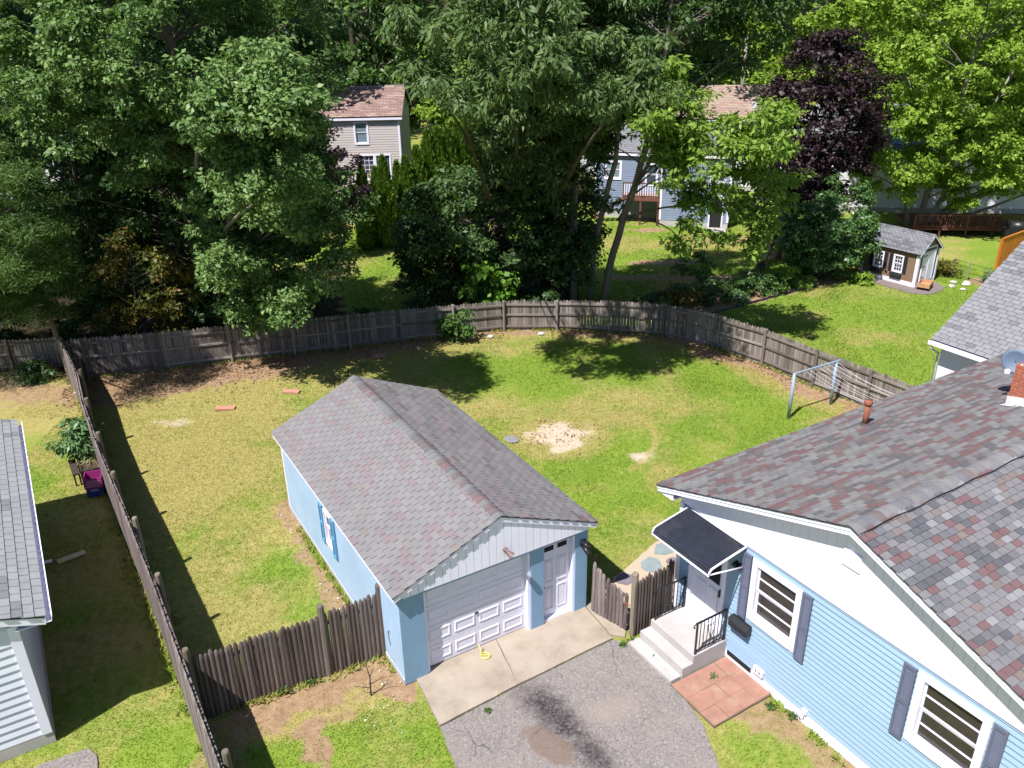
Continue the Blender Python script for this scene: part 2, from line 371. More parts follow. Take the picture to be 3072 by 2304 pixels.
def grass_col(nt, blade=False):
    a = nt.nodes.new('ShaderNodeAttribute'); a.attribute_name = 'cover'
    sep = nt.nodes.new('ShaderNodeSeparateColor'); link(nt, a.outputs['Color'], sep.inputs[0])
    p = geopos(nt)
    nf = noise(nt, p, 34, 3, .65); nm = noise(nt, p, 5, 5, .6); nb = noise(nt, p, .55, 3, .5)
    f = mth(nt, 'ADD', mth(nt, 'MULTIPLY', nf, .5), mth(nt, 'MULTIPLY', nm, .5))
    green = ramp(nt, f, [(.25, (.085, .135, .018)), (.52, (.150, .226, .030)), (.78, (.215, .29, .050))])
    green = mixc(nt, ramp(nt, nb, [(.35, (0, 0, 0)), (.7, (.5,) * 3)]), green, (.215, .27, .036))
    straw = ramp(nt, f, [(.25, (.21, .165, .055)), (.52, (.315, .258, .095)), (.78, (.42, .355, .155))])
    dk = mth(nt, 'ADD', sep.outputs[1], mth(nt, 'MULTIPLY', mth(nt, 'SUBTRACT', nm, .5), .9))
    dk = ramp(nt, dk, [(.15, (0, 0, 0)), (.85, (.86,) * 3)])
    col = mixc(nt, dk, green, straw)
    soil = ramp(nt, f, [(.28, (.14, .082, .045)), (.5, (.27, .175, .105)), (.75, (.40, .29, .185))])
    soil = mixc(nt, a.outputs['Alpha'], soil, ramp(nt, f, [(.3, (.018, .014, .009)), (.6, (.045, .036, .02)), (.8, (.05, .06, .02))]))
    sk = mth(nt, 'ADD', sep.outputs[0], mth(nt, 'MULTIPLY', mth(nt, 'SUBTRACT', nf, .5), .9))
    sk = ramp(nt, sk, [(.3, (0, 0, 0)), (.62, (1, 1, 1))])
    snd = ramp(nt, f, [(.3, (.30, .22, .15)), (.5, (.46, .365, .27)), (.75, (.56, .47, .37))])
    nk = mth(nt, 'ADD', sep.outputs[2], mth(nt, 'MULTIPLY', mth(nt, 'SUBTRACT', nf, .5), 1.0))
    nk = ramp(nt, nk, [(.22, (0, 0, 0)), (.7, (1, 1, 1))])
    if not blade:
        col = mixc(nt, sk, col, soil); col = mixc(nt, nk, col, snd)
    return col, f
m, nt, b = newmat('lawn'); c_, f_ = grass_col(nt); link(nt, c_, b.inputs['Base Color']); b.inputs['Roughness'].default_value = .95; b.inputs['Specular IOR Level'].default_value = .1
bump(nt, b, f_, .7, .04); M['lawn'] = m
m, nt, b = newmat('grass_blade'); c_, f_ = grass_col(nt, True); 
c_ = mixc(nt, 1.0, c_, (1.18, 1.2, 1.05), 'MULTIPLY'); link(nt, c_, b.inputs['Base Color']); b.inputs['Roughness'].default_value = .7; b.inputs['Specular IOR Level'].default_value = .15
tr = nt.nodes.new('ShaderNodeBsdfTranslucent'); mx = nt.nodes.new('ShaderNodeMixShader'); mx.inputs[0].default_value = .3
link(nt, c_, tr.inputs[0]); link(nt, b.outputs[0], mx.inputs[1]); link(nt, tr.outputs[0], mx.inputs[2]); link(nt, mx.outputs[0], nt.nodes['Material Output'].inputs[0]); M['blade'] = m

# ------------------------------------------------------------------ ground sheet
def axis(lo, hi, step, far):
    core = np.arange(lo, hi + step * .5, step); out = []
    d = step; p = hi
    while p < far: d *= 1.35; p += d; out.append(p)
    d = step; q = lo; left = []
    while q > -far: d *= 1.35; q -= d; left.append(q)
    return np.concatenate([left[::-1], core, out])
gx = axis(-21, 25, .16, 1500); gy = axis(7.5, 52, .16, 1500)
X, Y = np.meshgrid(gx, gy); nx, ny = len(gx), len(gy)
dirt, dry, sand, humus = cover(X, Y)
Z = (fbm(X, Y, 2.2, 71) - .5) * .05 * sst(60, 40, np.abs(Y))
for poly_, k in ((None, 0),): pass
Z = np.minimum(Z, .02) - .02
ii = np.arange(nx * ny).reshape(ny, nx)
quads = np.stack([ii[:-1, :-1], ii[:-1, 1:], ii[1:, 1:], ii[1:, :-1]], -1).reshape(-1)
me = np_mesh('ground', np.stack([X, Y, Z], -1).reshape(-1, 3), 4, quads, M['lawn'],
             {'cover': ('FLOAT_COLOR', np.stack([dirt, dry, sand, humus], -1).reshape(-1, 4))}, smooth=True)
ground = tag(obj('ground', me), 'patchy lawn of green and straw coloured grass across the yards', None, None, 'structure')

# ------------------------------------------------------------------ asphalt, concrete, pavers, path
m, nt, b = newmat('old_asphalt'); p = geopos(nt)
v = nt.nodes.new('ShaderNodeTexVoronoi'); v.inputs['Scale'].default_value = 34; link(nt, p, v.inputs['Vector'])
ag = ramp(nt, v.outputs['Color'], [(.0, (.085, .074, .070)), (.45, (.175, .154, .147)), (.8, (.24, .212, .20)), (1, (.34, .305, .295))])
fine = noise(nt, p, 45, 3, .7); ag = mixc(nt, ramp(nt, fine, [(.35, (0, 0, 0)), (.7, (.5,) * 3)]), ag, (.205, .184, .178))
big = noise(nt, p, .8, 5, .65); ag = mixc(nt, ramp(nt, big, [(.4, (0, 0, 0)), (.7, (.45,) * 3)]), ag, (.255, .212, .185))
def blob(cx, cy, rx, ry, rot, soft, nsc=2.2, amp=.9):
    mp = nt.nodes.new('ShaderNodeMapping'); mp.vector_type = 'TEXTURE'
    mp.inputs['Location'].default_value = (cx, cy, 0); mp.inputs['Rotation'].default_value = (0, 0, rot); mp.inputs['Scale'].default_value = (rx, ry, 1)
    link(nt, geopos(nt), mp.inputs[0])
    ln = nt.nodes.new('ShaderNodeVectorMath'); ln.operation = 'LENGTH'; link(nt, mp.outputs[0], ln.inputs[0])
    q = mth(nt, 'ADD', ln.outputs['Value'], mth(nt, 'MULTIPLY', mth(nt, 'SUBTRACT', noise(nt, p, nsc, 6, .7), .5), amp))
    return ramp(nt, q, [(max(0, 1 - soft), (1, 1, 1)), (1, (0, 0, 0))])
for args, k in (((.55, 13.2, 1.0, .55, -.9, .9, 5, 1.3), .95), ((.95, 12.7, 1.05, .5, -1.0, .9, 5, 1.3), .95), ((1.5, 11.85, .85, .45, -1.1, .85, 5, 1.2), .95), ((.3, 13.35, .5, .35, 0, .95, 5, 1.2), .4)):
    ag = mixc(nt, mth(nt, 'MULTIPLY', mth(nt, 'MULTIPLY', blob(*args), k), ramp(nt, noise(nt, p, 16, 4, .75), [(.34, (.3,) * 3), (.55, (1, 1, 1))])), ag, (.028, .021, .026))
ag = mixc(nt, mth(nt, 'MULTIPLY', blob(.62, 12.15, .75, .34, -.75, .25, 3.5, 1.1), .7), ag, (.15, .10, .075))
ag = mixc(nt, mth(nt, 'MULTIPLY', blob(2.0, 13.1, .9, .5, .3, .7), .5), ag, (.27, .215, .185))
vc = nt.nodes.new('ShaderNodeTexVoronoi'); vc.feature = 'DISTANCE_TO_EDGE'; vc.inputs['Scale'].default_value = .62
vd = nt.nodes.new('ShaderNodeVectorMath'); vd.operation = 'ADD'; nn_ = nt.nodes.new('ShaderNodeTexNoise'); nn_.inputs['Scale'].default_value = 1.6; nn_.inputs['Detail'].default_value = 6; link(nt, p, nn_.inputs['Vector']); vs_ = nt.nodes.new('ShaderNodeVectorMath'); vs_.operation = 'SCALE'; vs_.inputs['Scale'].default_value = .55
link(nt, nn_.outputs['Color'], vs_.inputs[0]); link(nt, p, vd.inputs[0]); link(nt, vs_.outputs[0], vd.inputs[1]); link(nt, vd.outputs[0], vc.inputs['Vector'])
ag = mixc(nt, ramp(nt, vc.outputs['Distance'], [(.002, (.6,) * 3), (.009, (0, 0, 0))]), ag, (.09, .08, .07)) if False else mixc(nt, mth(nt, 'MULTIPLY', ramp(nt, vc.outputs['Distance'], [(.003, (.8,) * 3), (.010, (0, 0, 0))]), ramp(nt, noise(nt, p, 1.1, 3), [(.45, (0, 0, 0)), (.6, (1, 1, 1))])), ag, (.07, .06, .052))
link(nt, ag, b.inputs['Base Color']); b.inputs['Roughness'].default_value = .92; b.inputs['Specular IOR Level'].default_value = .25
bump(nt, b, v.outputs['Distance'], .5, .006); M['asphalt'] = m
rng = random.Random(4)
def ragged(P, step=.18, amp=.03, seed=1):
    r = random.Random(seed); out = []
    for i in range(len(P)):
        a, c = Vector(P[i][:2]), Vector(P[(i + 1) % len(P)][:2]); n = max(1, int((c - a).length / step))
        for k in range(n): q = a.lerp(c, k / n); out.append((q.x + r.uniform(-amp, amp), q.y + r.uniform(-amp, amp)))
    return out
drive = [tuple(GP(.10, -1.45)[:2]), (-1.2, 11.65), (-.6, 9.5), (3.5, 9.5), (3.82, 11.0), (3.82, 11.8), (3.75, 12.55), (3.52, 13.3), (3.28, 13.76), (2.66, 14.86), (2.46, 15.02), tuple(GP(4.62, -1.26)[:2]), tuple(GP(2.05, -1.34)[:2])]
import bmesh
def flat(name, P, z0, z1, mat, parent=None, seed=1, amp=.02, step=.18):
    bm = bmesh.new(); Q = ragged(P, step, amp, seed)
    vs = [bm.verts.new((x, y, z1)) for x, y in Q]; f = bm.faces.new(vs)
    if f.normal.z < 0: f.normal_flip()
    f.normal_update()
    r = bmesh.ops.extrude_face_region(bm, geom=[f]); 
    for q in r['geom']:
        if isinstance(q, bmesh.types.BMVert): q.co.z = z0
    bmesh.ops.recalc_face_normals(bm, faces=bm.faces)
    bmesh.ops.triangulate(bm, faces=[f for f in bm.faces if len(f.verts) > 4])
    me = bpy.data.meshes.new(name); bm.to_mesh(me); bm.free(); me.materials.append(mat)
    return obj(name, me, parent)
tag(flat('driveway', drive, -.05, .022, M['asphalt'], None, 5, .018), 'worn grey asphalt driveway with dark oil stains', None, None, 'structure')
tag(flat('neighbour_driveway', [(-9.3, 11.95), (-8.55, 12.28), (-8.3, 12.1), (-7.9, 11.2), (-7.2, 9.0), (-14, 8.0)], -.05, .02, M['asphalt'], None, 6, .03), 'strip of asphalt at the white house corner', None, None, 'structure')

m, nt, b = newmat('apron_concrete'); p = geopos(nt)
n1 = noise(nt, p, 38, 3, .7); n2 = noise(nt, p, 1.4, 6, .65); v = nt.nodes.new('ShaderNodeTexVoronoi'); v.inputs['Scale'].default_value = 15; link(nt, p, v.inputs['Vector'])
col = ramp(nt, n2, [(.3, (.22, .175, .135)), (.5, (.31, .255, .20)), (.75, (.36, .305, .25))])
col = mixc(nt, ramp(nt, n1, [(.38, (.45,) * 3), (.52, (0, 0, 0)), (.75, (.5,) * 3)]), col, (.42, .355, .295))
col = mixc(nt, ramp(nt, n1, [(.3, (.6,) * 3), (.45, (0, 0, 0))]), col, (.25, .20, .165))
col = mixc(nt, ramp(nt, v.outputs['Distance'], [(.07, (.55,) * 3), (.2, (0, 0, 0))]), col, (.19, .15, .125))
n4 = noise(nt, p, 3.2, 5, .7); col = mixc(nt, ramp(nt, n4, [(.56, (0, 0, 0)), (.74, (.6,) * 3)]), col, (.24, .20, .175))
link(nt, col, b.inputs['Base Color']); b.inputs['Roughness'].default_value = .9; b.inputs['Specular IOR Level'].default_value = .2
bump(nt, b, n1, .3, .004); M['apron'] = m
apron = empty('concrete_apron', GP(2, -1)); tag(apron, 'tan concrete apron in front of the garage', None, None, 'structure')
def wp(p): q = p; return (q[0] - apron.location[0], q[1] - apron.location[1])
A0, A1, A2, A3, A4, A5 = GP(.28, .2), GP(2.35, .2), GP(4.72, .2), GP(4.62, -1.22), GP(2.05, -1.30), GP(.12, -1.42)
flat('slab', [wp(q) for q in (A0, A1 + Vector((-.006, 0, 0)), A4 + Vector((-.006, 0, 0)), A5)], -.06, .045, M['apron'], apron, 2, .008)
flat('slab', [wp(q) for q in (A1 + Vector((.008, 0, 0)), A2, A3, A4 + Vector((.008, 0, 0)))], -.06, .05, M['apron'], apron, 3, .008)
flat('slab', [wp(q) for q in (GP(4.76, .0), GP(5.0, .15), GP(5.16, -1.05), GP(4.9, -1.32), GP(4.66, -1.1))], -.06, .038, M['apron'], apron, 4, .012)

patio = empty('red_patio', HP(-2, -.8), HYAW); tag(patio, 'brick red paver patio beside the entry steps', None, None, 'structure')
r = random.Random(9)
cols = [(-.64, -.18), (-.17, .25), (.26, .66)]; 
for i, (a0, a1) in enumerate(cols):
    b0 = -.86 + (0 if i != 1 else -.02); nrow = 4
    for k in range(nrow):
        y0 = -.82 + k * .405 + r.uniform(-.01, .01); 
        mb = MB(); t = r.uniform(-.006, .006); mb.box(a0 + .003, a1 + .006, y0 + .003, y0 + .400, -.04, .05 + t); mb.build('paver', M['paver'], patio)
flat('joint_bed', [(-.66, -.84), (.68, -.84), (.68, .78), (-.66, .78)], -.05, .040, M['joint'], patio, 3, .01)

# flagstone path behind the gate
m, nt, b = newmat('path_gravel'); p = geopos(nt); n1 = noise(nt, p, 60, 3); n2 = noise(nt, p, 2, 5)
col = ramp(nt, n1, [(.3, (.30, .22, .15)), (.7, (.52, .42, .31))]); col = mixc(nt, ramp(nt, n2, [(.4, (0, 0, 0)), (.7, (.4,) * 3)]), col, (.36, .33, .28))
link(nt, col, b.inputs['Base Color']); b.inputs['Roughness'].default_value = .95; bump(nt, b, n1, .5, .01); M['gravel'] = m
M['flag'] = paint('flagstone', (.20, .24, .25), .85, .2, 4, 70, .3)
M['flagp'] = paint('flagstone_purple', (.17, .14, .17), .85, .2, 4, 70, .3)
path = empty('flagstone_path', HP(-5, 0.3)); tag(path, 'tan path with inset flagstones behind the gate', None, None, 'structure')
L = path.location
def rel(P): return [(q[0] - L[0], q[1] - L[1]) for q in P]
flat('path_bed', rel([HP(-4.5, -1.1), HP(-4.45, 2.6), HP(-5.6, 2.9), HP(-6.9, 2.5), HP(-6.85, 1.7), HP(-6.65, 1.05), HP(-6.4, .35), HP(-6.2, -.4), HP(-5.75, -1.2), HP(-5.0, -1.6)]), -.04, .018, M['gravel'], path, 7, .05)
def stone(a, bb, ra, rb, rot, mat, seed, nm='flagstone'):
    r = random.Random(seed); P = []
    for k in range(8):
        t = 2 * math.pi * k / 8 + r.uniform(-.25, .25); q = r.uniform(.82, 1.08)
        x, y = ra * q * math.cos(t), rb * q * math.sin(t); P.append(HP(a + x * math.cos(rot) - y * math.sin(rot), bb + x * math.sin(rot) + y * math.cos(rot)))
    return flat(nm, rel(P), 0, .032, mat, path, seed, .01, .12)
stone(-6.45, 1.5, .26, .40, .2, M['flag'], 11); stone(-6.1, .75, .28, .34, .5, M['flag'], 12); stone(-5.95, 1.3, .16, .2, .2, M['flagp'], 13); stone(-5.0, 1.3, .26, .42, .2, M['flag'], 16); stone(-5.1, .1, .3, .38, .5, M['flag'], 17)
stone(-6.0, -.2, .22, .3, .2, M['flagp'], 14); stone(-4.85, 2.3, .25, .3, .3, M['flag'], 15)

# ------------------------------------------------------------------ roofing pieces
SH = {}
for k, c in dict(grey=(.172, .163, .172), lite=(.225, .222, .234), dark=(.098, .097, .108), red=(.150, .092, .096), tan=(.172, .137, .131), slate=(.128, .128, .14),
                 pgrey=(.182, .172, .176), pgrey2=(.193, .183, .187), ppink=(.190, .157, .163), ptan=(.193, .171, .161), cap1=(.15, .15, .152), cap2=(.165, .105, .108), cap3=(.12, .115, .12),
                 wgrey=(.155, .147, .152), wgreen=(.176, .174, .172), wred=(.142, .088, .09), wdark=(.104, .098, .104), wbrown=(.138, .11, .108),
                 ngrey=(.212, .208, .222), ngrey2=(.196, .192, .206), ndark=(.145, .142, .156),
                 lgrey=(.27, .272, .282), lgrey2=(.25, .252, .262), ldark=(.185, .185, .196),
                 sgrey=(.17, .17, .185), sdark=(.12, .12, .135), brown=(.24, .155, .135), brown2=(.30, .20, .175), taup=(.33, .25, .20)).items():
    SH[k] = shingle_mat('shingle_' + k, c)
def tabmesh(w, ex, mat, th=.022, gap=.016):
    x0, x1 = gap / 2, w - gap / 2; L = ex + .025
    mb = MB(); mb.add([(x0, 0, .001), (x1, 0, .001), (x1, L, 0), (x0, L, 0), (x0, 0, th), (x1, 0, th), (x1, L, .004), (x0, L, .004)],
                      [(4, 5, 6, 7), (0, 1, 5, 4), (1, 2, 6, 5), (3, 0, 4, 7)])
    return mb.mesh('shingle', mat)
def frame_of(o): return Matrix.LocRotScale(o.location, o.rotation_euler, None)
def shingle_roof(th, slopes, cap=300, name='shingle'):
    """slopes: dicts with o,e,s (local), length, slope, w, ex, mats [(mat, weight)], seed; nearest 300 tabs are objects, the rest one part"""
    FM = frame_of(th); tabs = []
    for S in slopes:
        o, e, s = Vector(S['o']), Vector(S['e']).normalized(), Vector(S['s']).normalized(); n = e.cross(s)
        if n.z < 0: n = -n
        rng = random.Random(S['seed']); ms = [tabmesh(S['w'], S['ex'], m) for m, _ in S['mats']]; wts = [q for _, q in S['mats']]
        rows = int(S['slope'] / S['ex']); cols = int(S['length'] / S['w']) + 1
        run = 0
        for r in range(rows):
            off = (r % 2) * S['w'] * .5 + rng.uniform(-.01, .01); k = rng.choices(range(len(ms)), wts)[0]
            for c in range(-1, cols):
                x = c * S['w'] + off
                if x < -.02 or x + S['w'] > S['length'] + .02: 
                    if x + S['w'] <= .02 or x >= S['length'] - .02: continue
                if rng.random() > S.get('run', .35): k = rng.choices(range(len(ms)), wts)[0]
                if 'skip' in S and S['skip'](x + S['w'] / 2, r * S['ex']): continue
                p = o + e * x + s * (r * S['ex']) + n * .004
                dz = rng.uniform(0, .003); p = p + n * dz
                Mx = Matrix(((e.x, s.x, n.x, p.x), (e.y, s.y, n.y, p.y), (e.z, s.z, n.z, p.z), (0, 0, 0, 1)))
                sc = 1.0; x0 = max(x, -.02); x1 = min(x + S['w'], S['length'] + .02)
                if x1 - x0 < S['w'] - .01:
                    sc = (x1 - x0) / S['w']; p2 = o + e * x0 + s * (r * S['ex']) + n * (.004 + dz); Mx.translation = p2
                    Mx = Mx @ Matrix.Diagonal((sc, 1, 1, 1))
                tabs.append((view_size(FM @ p), Mx, ms[k]))
    order = sorted(range(len(tabs)), key=lambda i: -tabs[i][0])
    for i in order[:cap]: obj(name, tabs[i][2], th, tabs[i][1])
    rest = order[cap:]
    if rest:
        mats = []; V = []; F = []; mi = []
        for i in rest:
            _, Mx, me = tabs[i]; mt = me.materials[0]
            if mt not in mats: mats.append(mt)
            n0 = len(V); V.extend([tuple(Mx @ v.co) for v in me.vertices]); F.extend([tuple(q + n0 for q in pl.vertices) for pl in me.polygons]); mi.extend([mats.index(mt)] * len(me.polygons))
        me = bpy.data.meshes.new('shingle_field'); me.from_pydata(V, [], F)
        for q in mats: me.materials.append(q)
        me.polygons.foreach_set('material_index', mi); me.update(); o = obj('shingle_field', me, th); o['kind'] = 'stuff'
def ridge_caps(th, p0, d, n, step, half, drop, mats, seed, rise=.03):
    """overlapping bent cap pieces along a ridge from p0 in unit direction d; half width, drop at its edge"""
    rng = random.Random(seed); p0, d = Vector(p0), Vector(d).normalized(); w = Vector((0, 0, 1)).cross(d).normalized()
    ms = []
    for m in mats:
        mb = MB(); prof = [(-1, -drop), (-.55, -drop * .42), (-.15, -.002), (.15, -.002), (.55, -drop * .42), (1, -drop)]
        L = step + .05; vs = []
        for y, zz in ((0, .016), (L, .002)):
            for a, h in prof: vs.append((a * half, y, h + zz + rise))
        for y, zz in ((0, -.004), (L, -.01)):
            for a, h in prof: vs.append((a * half, y, h + zz + rise))
        k = len(prof); fs = [(i, i + 1, k + i + 1, k + i) for i in range(k - 1)] + [(2 * k + i, 2 * k + i + 1, i + 1, i) for i in range(k - 1)]
        fs += [(0, k, 3 * k, 2 * k), (k - 1, 3 * k - 1, 4 * k - 1, 2 * k - 1)]
        mb.add(vs, fs); ms.append(mb.mesh('ridge_cap', m, True))
    for i in range(n):
        p = p0 + d * (i * step); x = -w if False else d.cross(Vector((0, 0, 1)))
        Mx = Matrix(((x.x, d.x, 0, p.x), (x.y, d.y, 0, p.y), (x.z, d.z, 1, p.z), (0, 0, 0, 1)))
        obj('ridge_cap', rng.choice(ms), th, Mx)

def clap(parent, fn, a0, a1, z0, z1, ex, mat, openings=(), proud=.02, name='clapboard', top=None):
    """lapped boards on a wall plane; fn(a, out, z) -> local point; top(z) may narrow a board (gables)"""
    z = z0
    while z < z1 - .01:
        zt = min(z + ex + .012, z1); L, Rr = (a0, a1) if top is None else top(z)
        segs = [(L, Rr)]
        for (oa, ob, oz0, oz1) in openings:
            if z + ex * .5 < oz0 or z + ex * .5 > oz1: continue
            ns = []
            for (s0, s1) in segs:
                if ob <= s0 or oa >= s1: ns.append((s0, s1)); continue
                if oa > s0: ns.append((s0, oa))
                if ob < s1: ns.append((ob, s1))
            segs = ns
        for (s0, s1) in segs:
            if s1 - s0 < .02: continue
            mb = MB(); vs = [fn(s0, 0, z), fn(s1, 0, z), fn(s1, 0, zt), fn(s0, 0, zt), fn(s0, proud, z), fn(s1, proud, z), fn(s1, .006, zt), fn(s0, .006, zt)]
            mb.add(vs, [(0, 3, 2, 1), (4, 5, 6, 7), (0, 1, 5, 4), (1, 2, 6, 5), (2, 3, 7, 6), (3, 0, 4, 7)]); mb.build(name, mat, parent)
        z += ex
def fbox(mb, fn, a0, a1, o0, o1, z0, z1, m=0):
    vs = [fn(a, o, z) for z in (z0, z1) for o in (o0, o1) for a in (a0, a1)]
    return mb.add(vs, [(0, 2, 3, 1), (4, 5, 7, 6), (0, 1, 5, 4), (1, 3, 7, 5), (3, 2, 6, 7), (2, 0, 4, 6)], m)
def part(parent, name, mat, fn, *boxes):
    mb = MB()
    for q in boxes: fbox(mb, fn, *q)
    return mb.build(name, mat, parent)
def window(parent, fn, a0, a1, z0, z1, fw=.1, grid=(1, 1), sash2=True, proud=.045, frame=None, depth=-.04, barw=.025, glass=None):
    fm = frame or M['white']; gm = glass or M['glass']
    w = part(parent, 'window', fm, fn, (a0, a0 + fw, -.06, proud, z0, z1), (a1 - fw, a1, -.06, proud, z0, z1), (a0 + fw, a1 - fw, -.06, proud, z1 - fw, z1), (a0 + fw, a1 - fw, -.06, proud + .012, z0, z0 + fw))
    ia0, ia1, iz0, iz1 = a0 + fw, a1 - fw, z0 + fw, z1 - fw
    halves = [(iz0, (iz0 + iz1) / 2 - .012, depth - .015), ((iz0 + iz1) / 2 + .012, iz1, depth + .012)] if sash2 else [(iz0, iz1, depth)]
    for (h0, h1, dp) in halves:
        s = .035
        part(w, 'sash', fm, fn, (ia0, ia0 + s, dp - .02, dp + .02, h0, h1), (ia1 - s, ia1, dp - .02, dp + .02, h0, h1), (ia0 + s, ia1 - s, dp - .02, dp + .02, h1 - s, h1), (ia0 + s, ia1 - s, dp - .02, dp + .02, h0, h0 + s))
        bx = []
        for i in range(1, grid[0]):
            q = ia0 + s + (ia1 - ia0 - 2 * s) * i / grid[0]; bx.append((q - barw / 2, q + barw / 2, dp - .008, dp + .014, h0 + s, h1 - s))
        if bx: part(w, 'muntin', fm, fn, *bx)
        for i in range(1, grid[1]):
            q = h0 + s + (h1 - h0 - 2 * s) * i / grid[1]; part(w, 'muntin', fm, fn, (ia0 + s, ia1 - s, dp - .008, dp + .016, q - barw / 2, q + barw / 2))
        part(w, 'pane', gm, fn, (ia0 + s * .5, ia1 - s * .5, dp - .004, dp + .002, h0 + s * .5, h1 - s * .5))
    return w
def shutter(parent, fn, a0, a1, z0, z1, mat, slats=True, proud=.05):
    s = part(parent, 'shutter', mat, fn, (a0, a0 + .045, .012, proud, z0, z1), (a1 - .045, a1, .012, proud, z0, z1), (a0 + .045, a1 - .045, .012, proud, z0, z0 + .07), (a0 + .045, a1 - .045, .012, proud, z1 - .07, z1),
             (a0 + .045, a1 - .045, .012, proud, (z0 + z1) / 2 - .035, (z0 + z1) / 2 + .035), (a0 + .045, a1 - .045, .012, .022, z0 + .07, z1 - .07))
    if slats:
        z = z0 + .08
        while z < z1 - .09:
            if abs(z - (z0 + z1) / 2) > .05:
                mb = MB(); mb.add([fn(a0 + .045, .04, z), fn(a1 - .045, .04, z), fn(a1 - .045, .026, z + .052), fn(a0 + .045, .026, z + .052), fn(a0 + .045, .024, z), fn(a1 - .045, .024, z)], [(0, 1, 2, 3), (4, 5, 1, 0)])
                mb.build('slat', mat, s)
            z += .06
    return s

# ------------------------------------------------------------------ garage
gar = empty('garage', (GX, GY, 0), GYAW, 'light blue detached garage with grey gabled shingle roof and white overhead door', 'garage')
ZE, ZR, OS, OF = 2.50, 3.57, .15, .16; MIDA = GW / 2
def front(a, o, z): return Vector((a, -o, z))
def leftw(a, o, z): return Vector((-o, a, z))
def rightw(a, o, z): return Vector((GW + o, a, z))
sl = (ZR - ZE) / (MIDA + OS)
WT = ZE - .03
part(gar, 'side_wall', M['wallblue'], leftw, (0.0, 4.1, -.2, 0, 0, WT), (4.62, GL, -.2, 0, 0, WT), (4.1, 4.62, -.2, 0, 0, .95), (4.1, 4.62, -.2, 0, 1.95, WT))
part(gar, 'side_wall', M['wallblue'], rightw, (0.0, GL, -.2, 0, 0, WT))
part(gar, 'back_wall', M['wallblue'], front, (.2, GW - .2, -GL, -GL + .2, 0, WT))
mbk = MB(); mbk.extr([(.2, GL - .1, WT), (GW - .2, GL - .1, WT), (MIDA, GL - .1, ZR - .12)], (0, .08, 0)); mbk.build('back_gable', M['white'], gar)
part(gar, 'pillar', M['pillar'], front, (.004, .56, -.3, .012, 0, 2.24)); part(gar, 'pillar', M['pillar'], front, (3.20, 3.54, -.3, .012, 0, 2.24)); part(gar, 'pillar', M['pillar'], front, (4.41, GW - .004, -.3, .012, 0, 2.24))
part(gar, 'header', M['pillar'], front, (0.004, GW - .004, -.3, .016, 2.24, 2.36))
# white jamb strips
part(gar, 'jamb', M['white'], front, (3.13, 3.198, -.19, -.02, .05, 2.235)); part(gar, 'jamb', M['white'], front, (4.352, 4.408, -.2, -.02, .05, 2.235)); part(gar, 'jamb', M['white'], front, (.562, .61, -.19, -.02, .05, 2.235))
# overhead door: four sections, raised panels
gd = empty('garage_door', (0, 0, 0), 0, parent=gar)
DD = -.15
for k in range(4):
    z0 = .065 + k * .545; z1 = z0 + .535
    s = part(gd, 'door_section', M['door'], front, (.61, 3.13, DD - .05, DD, z0, z1))
    for c in range(4):
        c0 = .685 + c * .615; c1 = c0 + .53; q0, q1 = z0 + .11, z1 - .105
        mb = MB(); o1, o2 = DD + .001, DD + .018
        ring = [(c0, q0), (c1, q0), (c1, q1), (c0, q1)]; inn = [(c0 + .035, q0 + .035), (c1 - .035, q0 + .035), (c1 - .035, q1 - .035), (c0 + .035, q1 - .035)]; inn2 = [(c0 + .07, q0 + .07), (c1 - .07, q0 + .07), (c1 - .07, q1 - .07), (c0 + .07, q1 - .07)]
        vs = [front(x, o1, z) for x, z in ring] + [front(x, o2, z) for x, z in inn] + [front(x, o1 + .002, z) for x, z in inn2]
        fs = [(i, (i + 1) % 4, 4 + (i + 1) % 4, 4 + i) for i in range(4)] + [(4 + i, 4 + (i + 1) % 4, 8 + (i + 1) % 4, 8 + i) for i in range(4)] + [(8, 9, 10, 11)]
        mb.add(vs, fs); mb.build('raised_panel', M['door'], s)
part(gd, 'bottom_seal', M['dark'], front, (.61, 3.13, DD - .04, DD - .005, .045, .066))
part(gd, 'handle', M['black'], front, (1.82, 1.90, DD, DD + .03, 1.02, 1.05))
# entry door
ed = empty('door', (0, 0, 0), 0, parent=gar)
part(ed, 'door_leaf', M['door'], front, (3.56, 4.352, DD - .05, DD, .10, 2.235))
part(ed, 'threshold', M['white2'], front, (3.545, 4.405, DD - .05, -.03, .05, .098))
for (c0, c1) in ((3.64, 3.90), (4.0, 4.26)):
    part(ed, 'window_trim', M['door'], front, (c0 - .02, c1 + .02, DD, DD + .018, 1.93, 1.955), (c0 - .02, c1 + .02, DD, DD + .018, 2.095, 2.12), (c0 - .02, c0, DD, DD + .018, 1.955, 2.095), (c1, c1 + .02, DD, DD + .018, 1.955, 2.095))
    part(ed, 'pane', M['dark'], front, (c0, c1, DD, DD + .006, 1.955, 2.095))
    for (q0, q1) in ((.28, .92), (1.06, 1.70)):
        mb = MB(); 
        for e in ((c0, c1, q0, q0 + .03), (c0, c1, q1 - .03, q1), (c0, c0 + .03, q0 + .03, q1 - .03), (c1 - .03, c1, q0 + .03, q1 - .03)): fbox(mb, front, e[0], e[1], DD, DD + .016, e[2], e[3])
        fbox(mb, front, c0 + .06, c1 - .06, DD, DD + .01, q0 + .06, q1 - .06); mb.build('raised_panel', M['door'], ed)
hb = MB(); hb.tube([front(3.60, DD, 1.02), front(3.60, DD + .06, 1.02)], .028, 8); hb.build('handle', M['black'], ed, True)
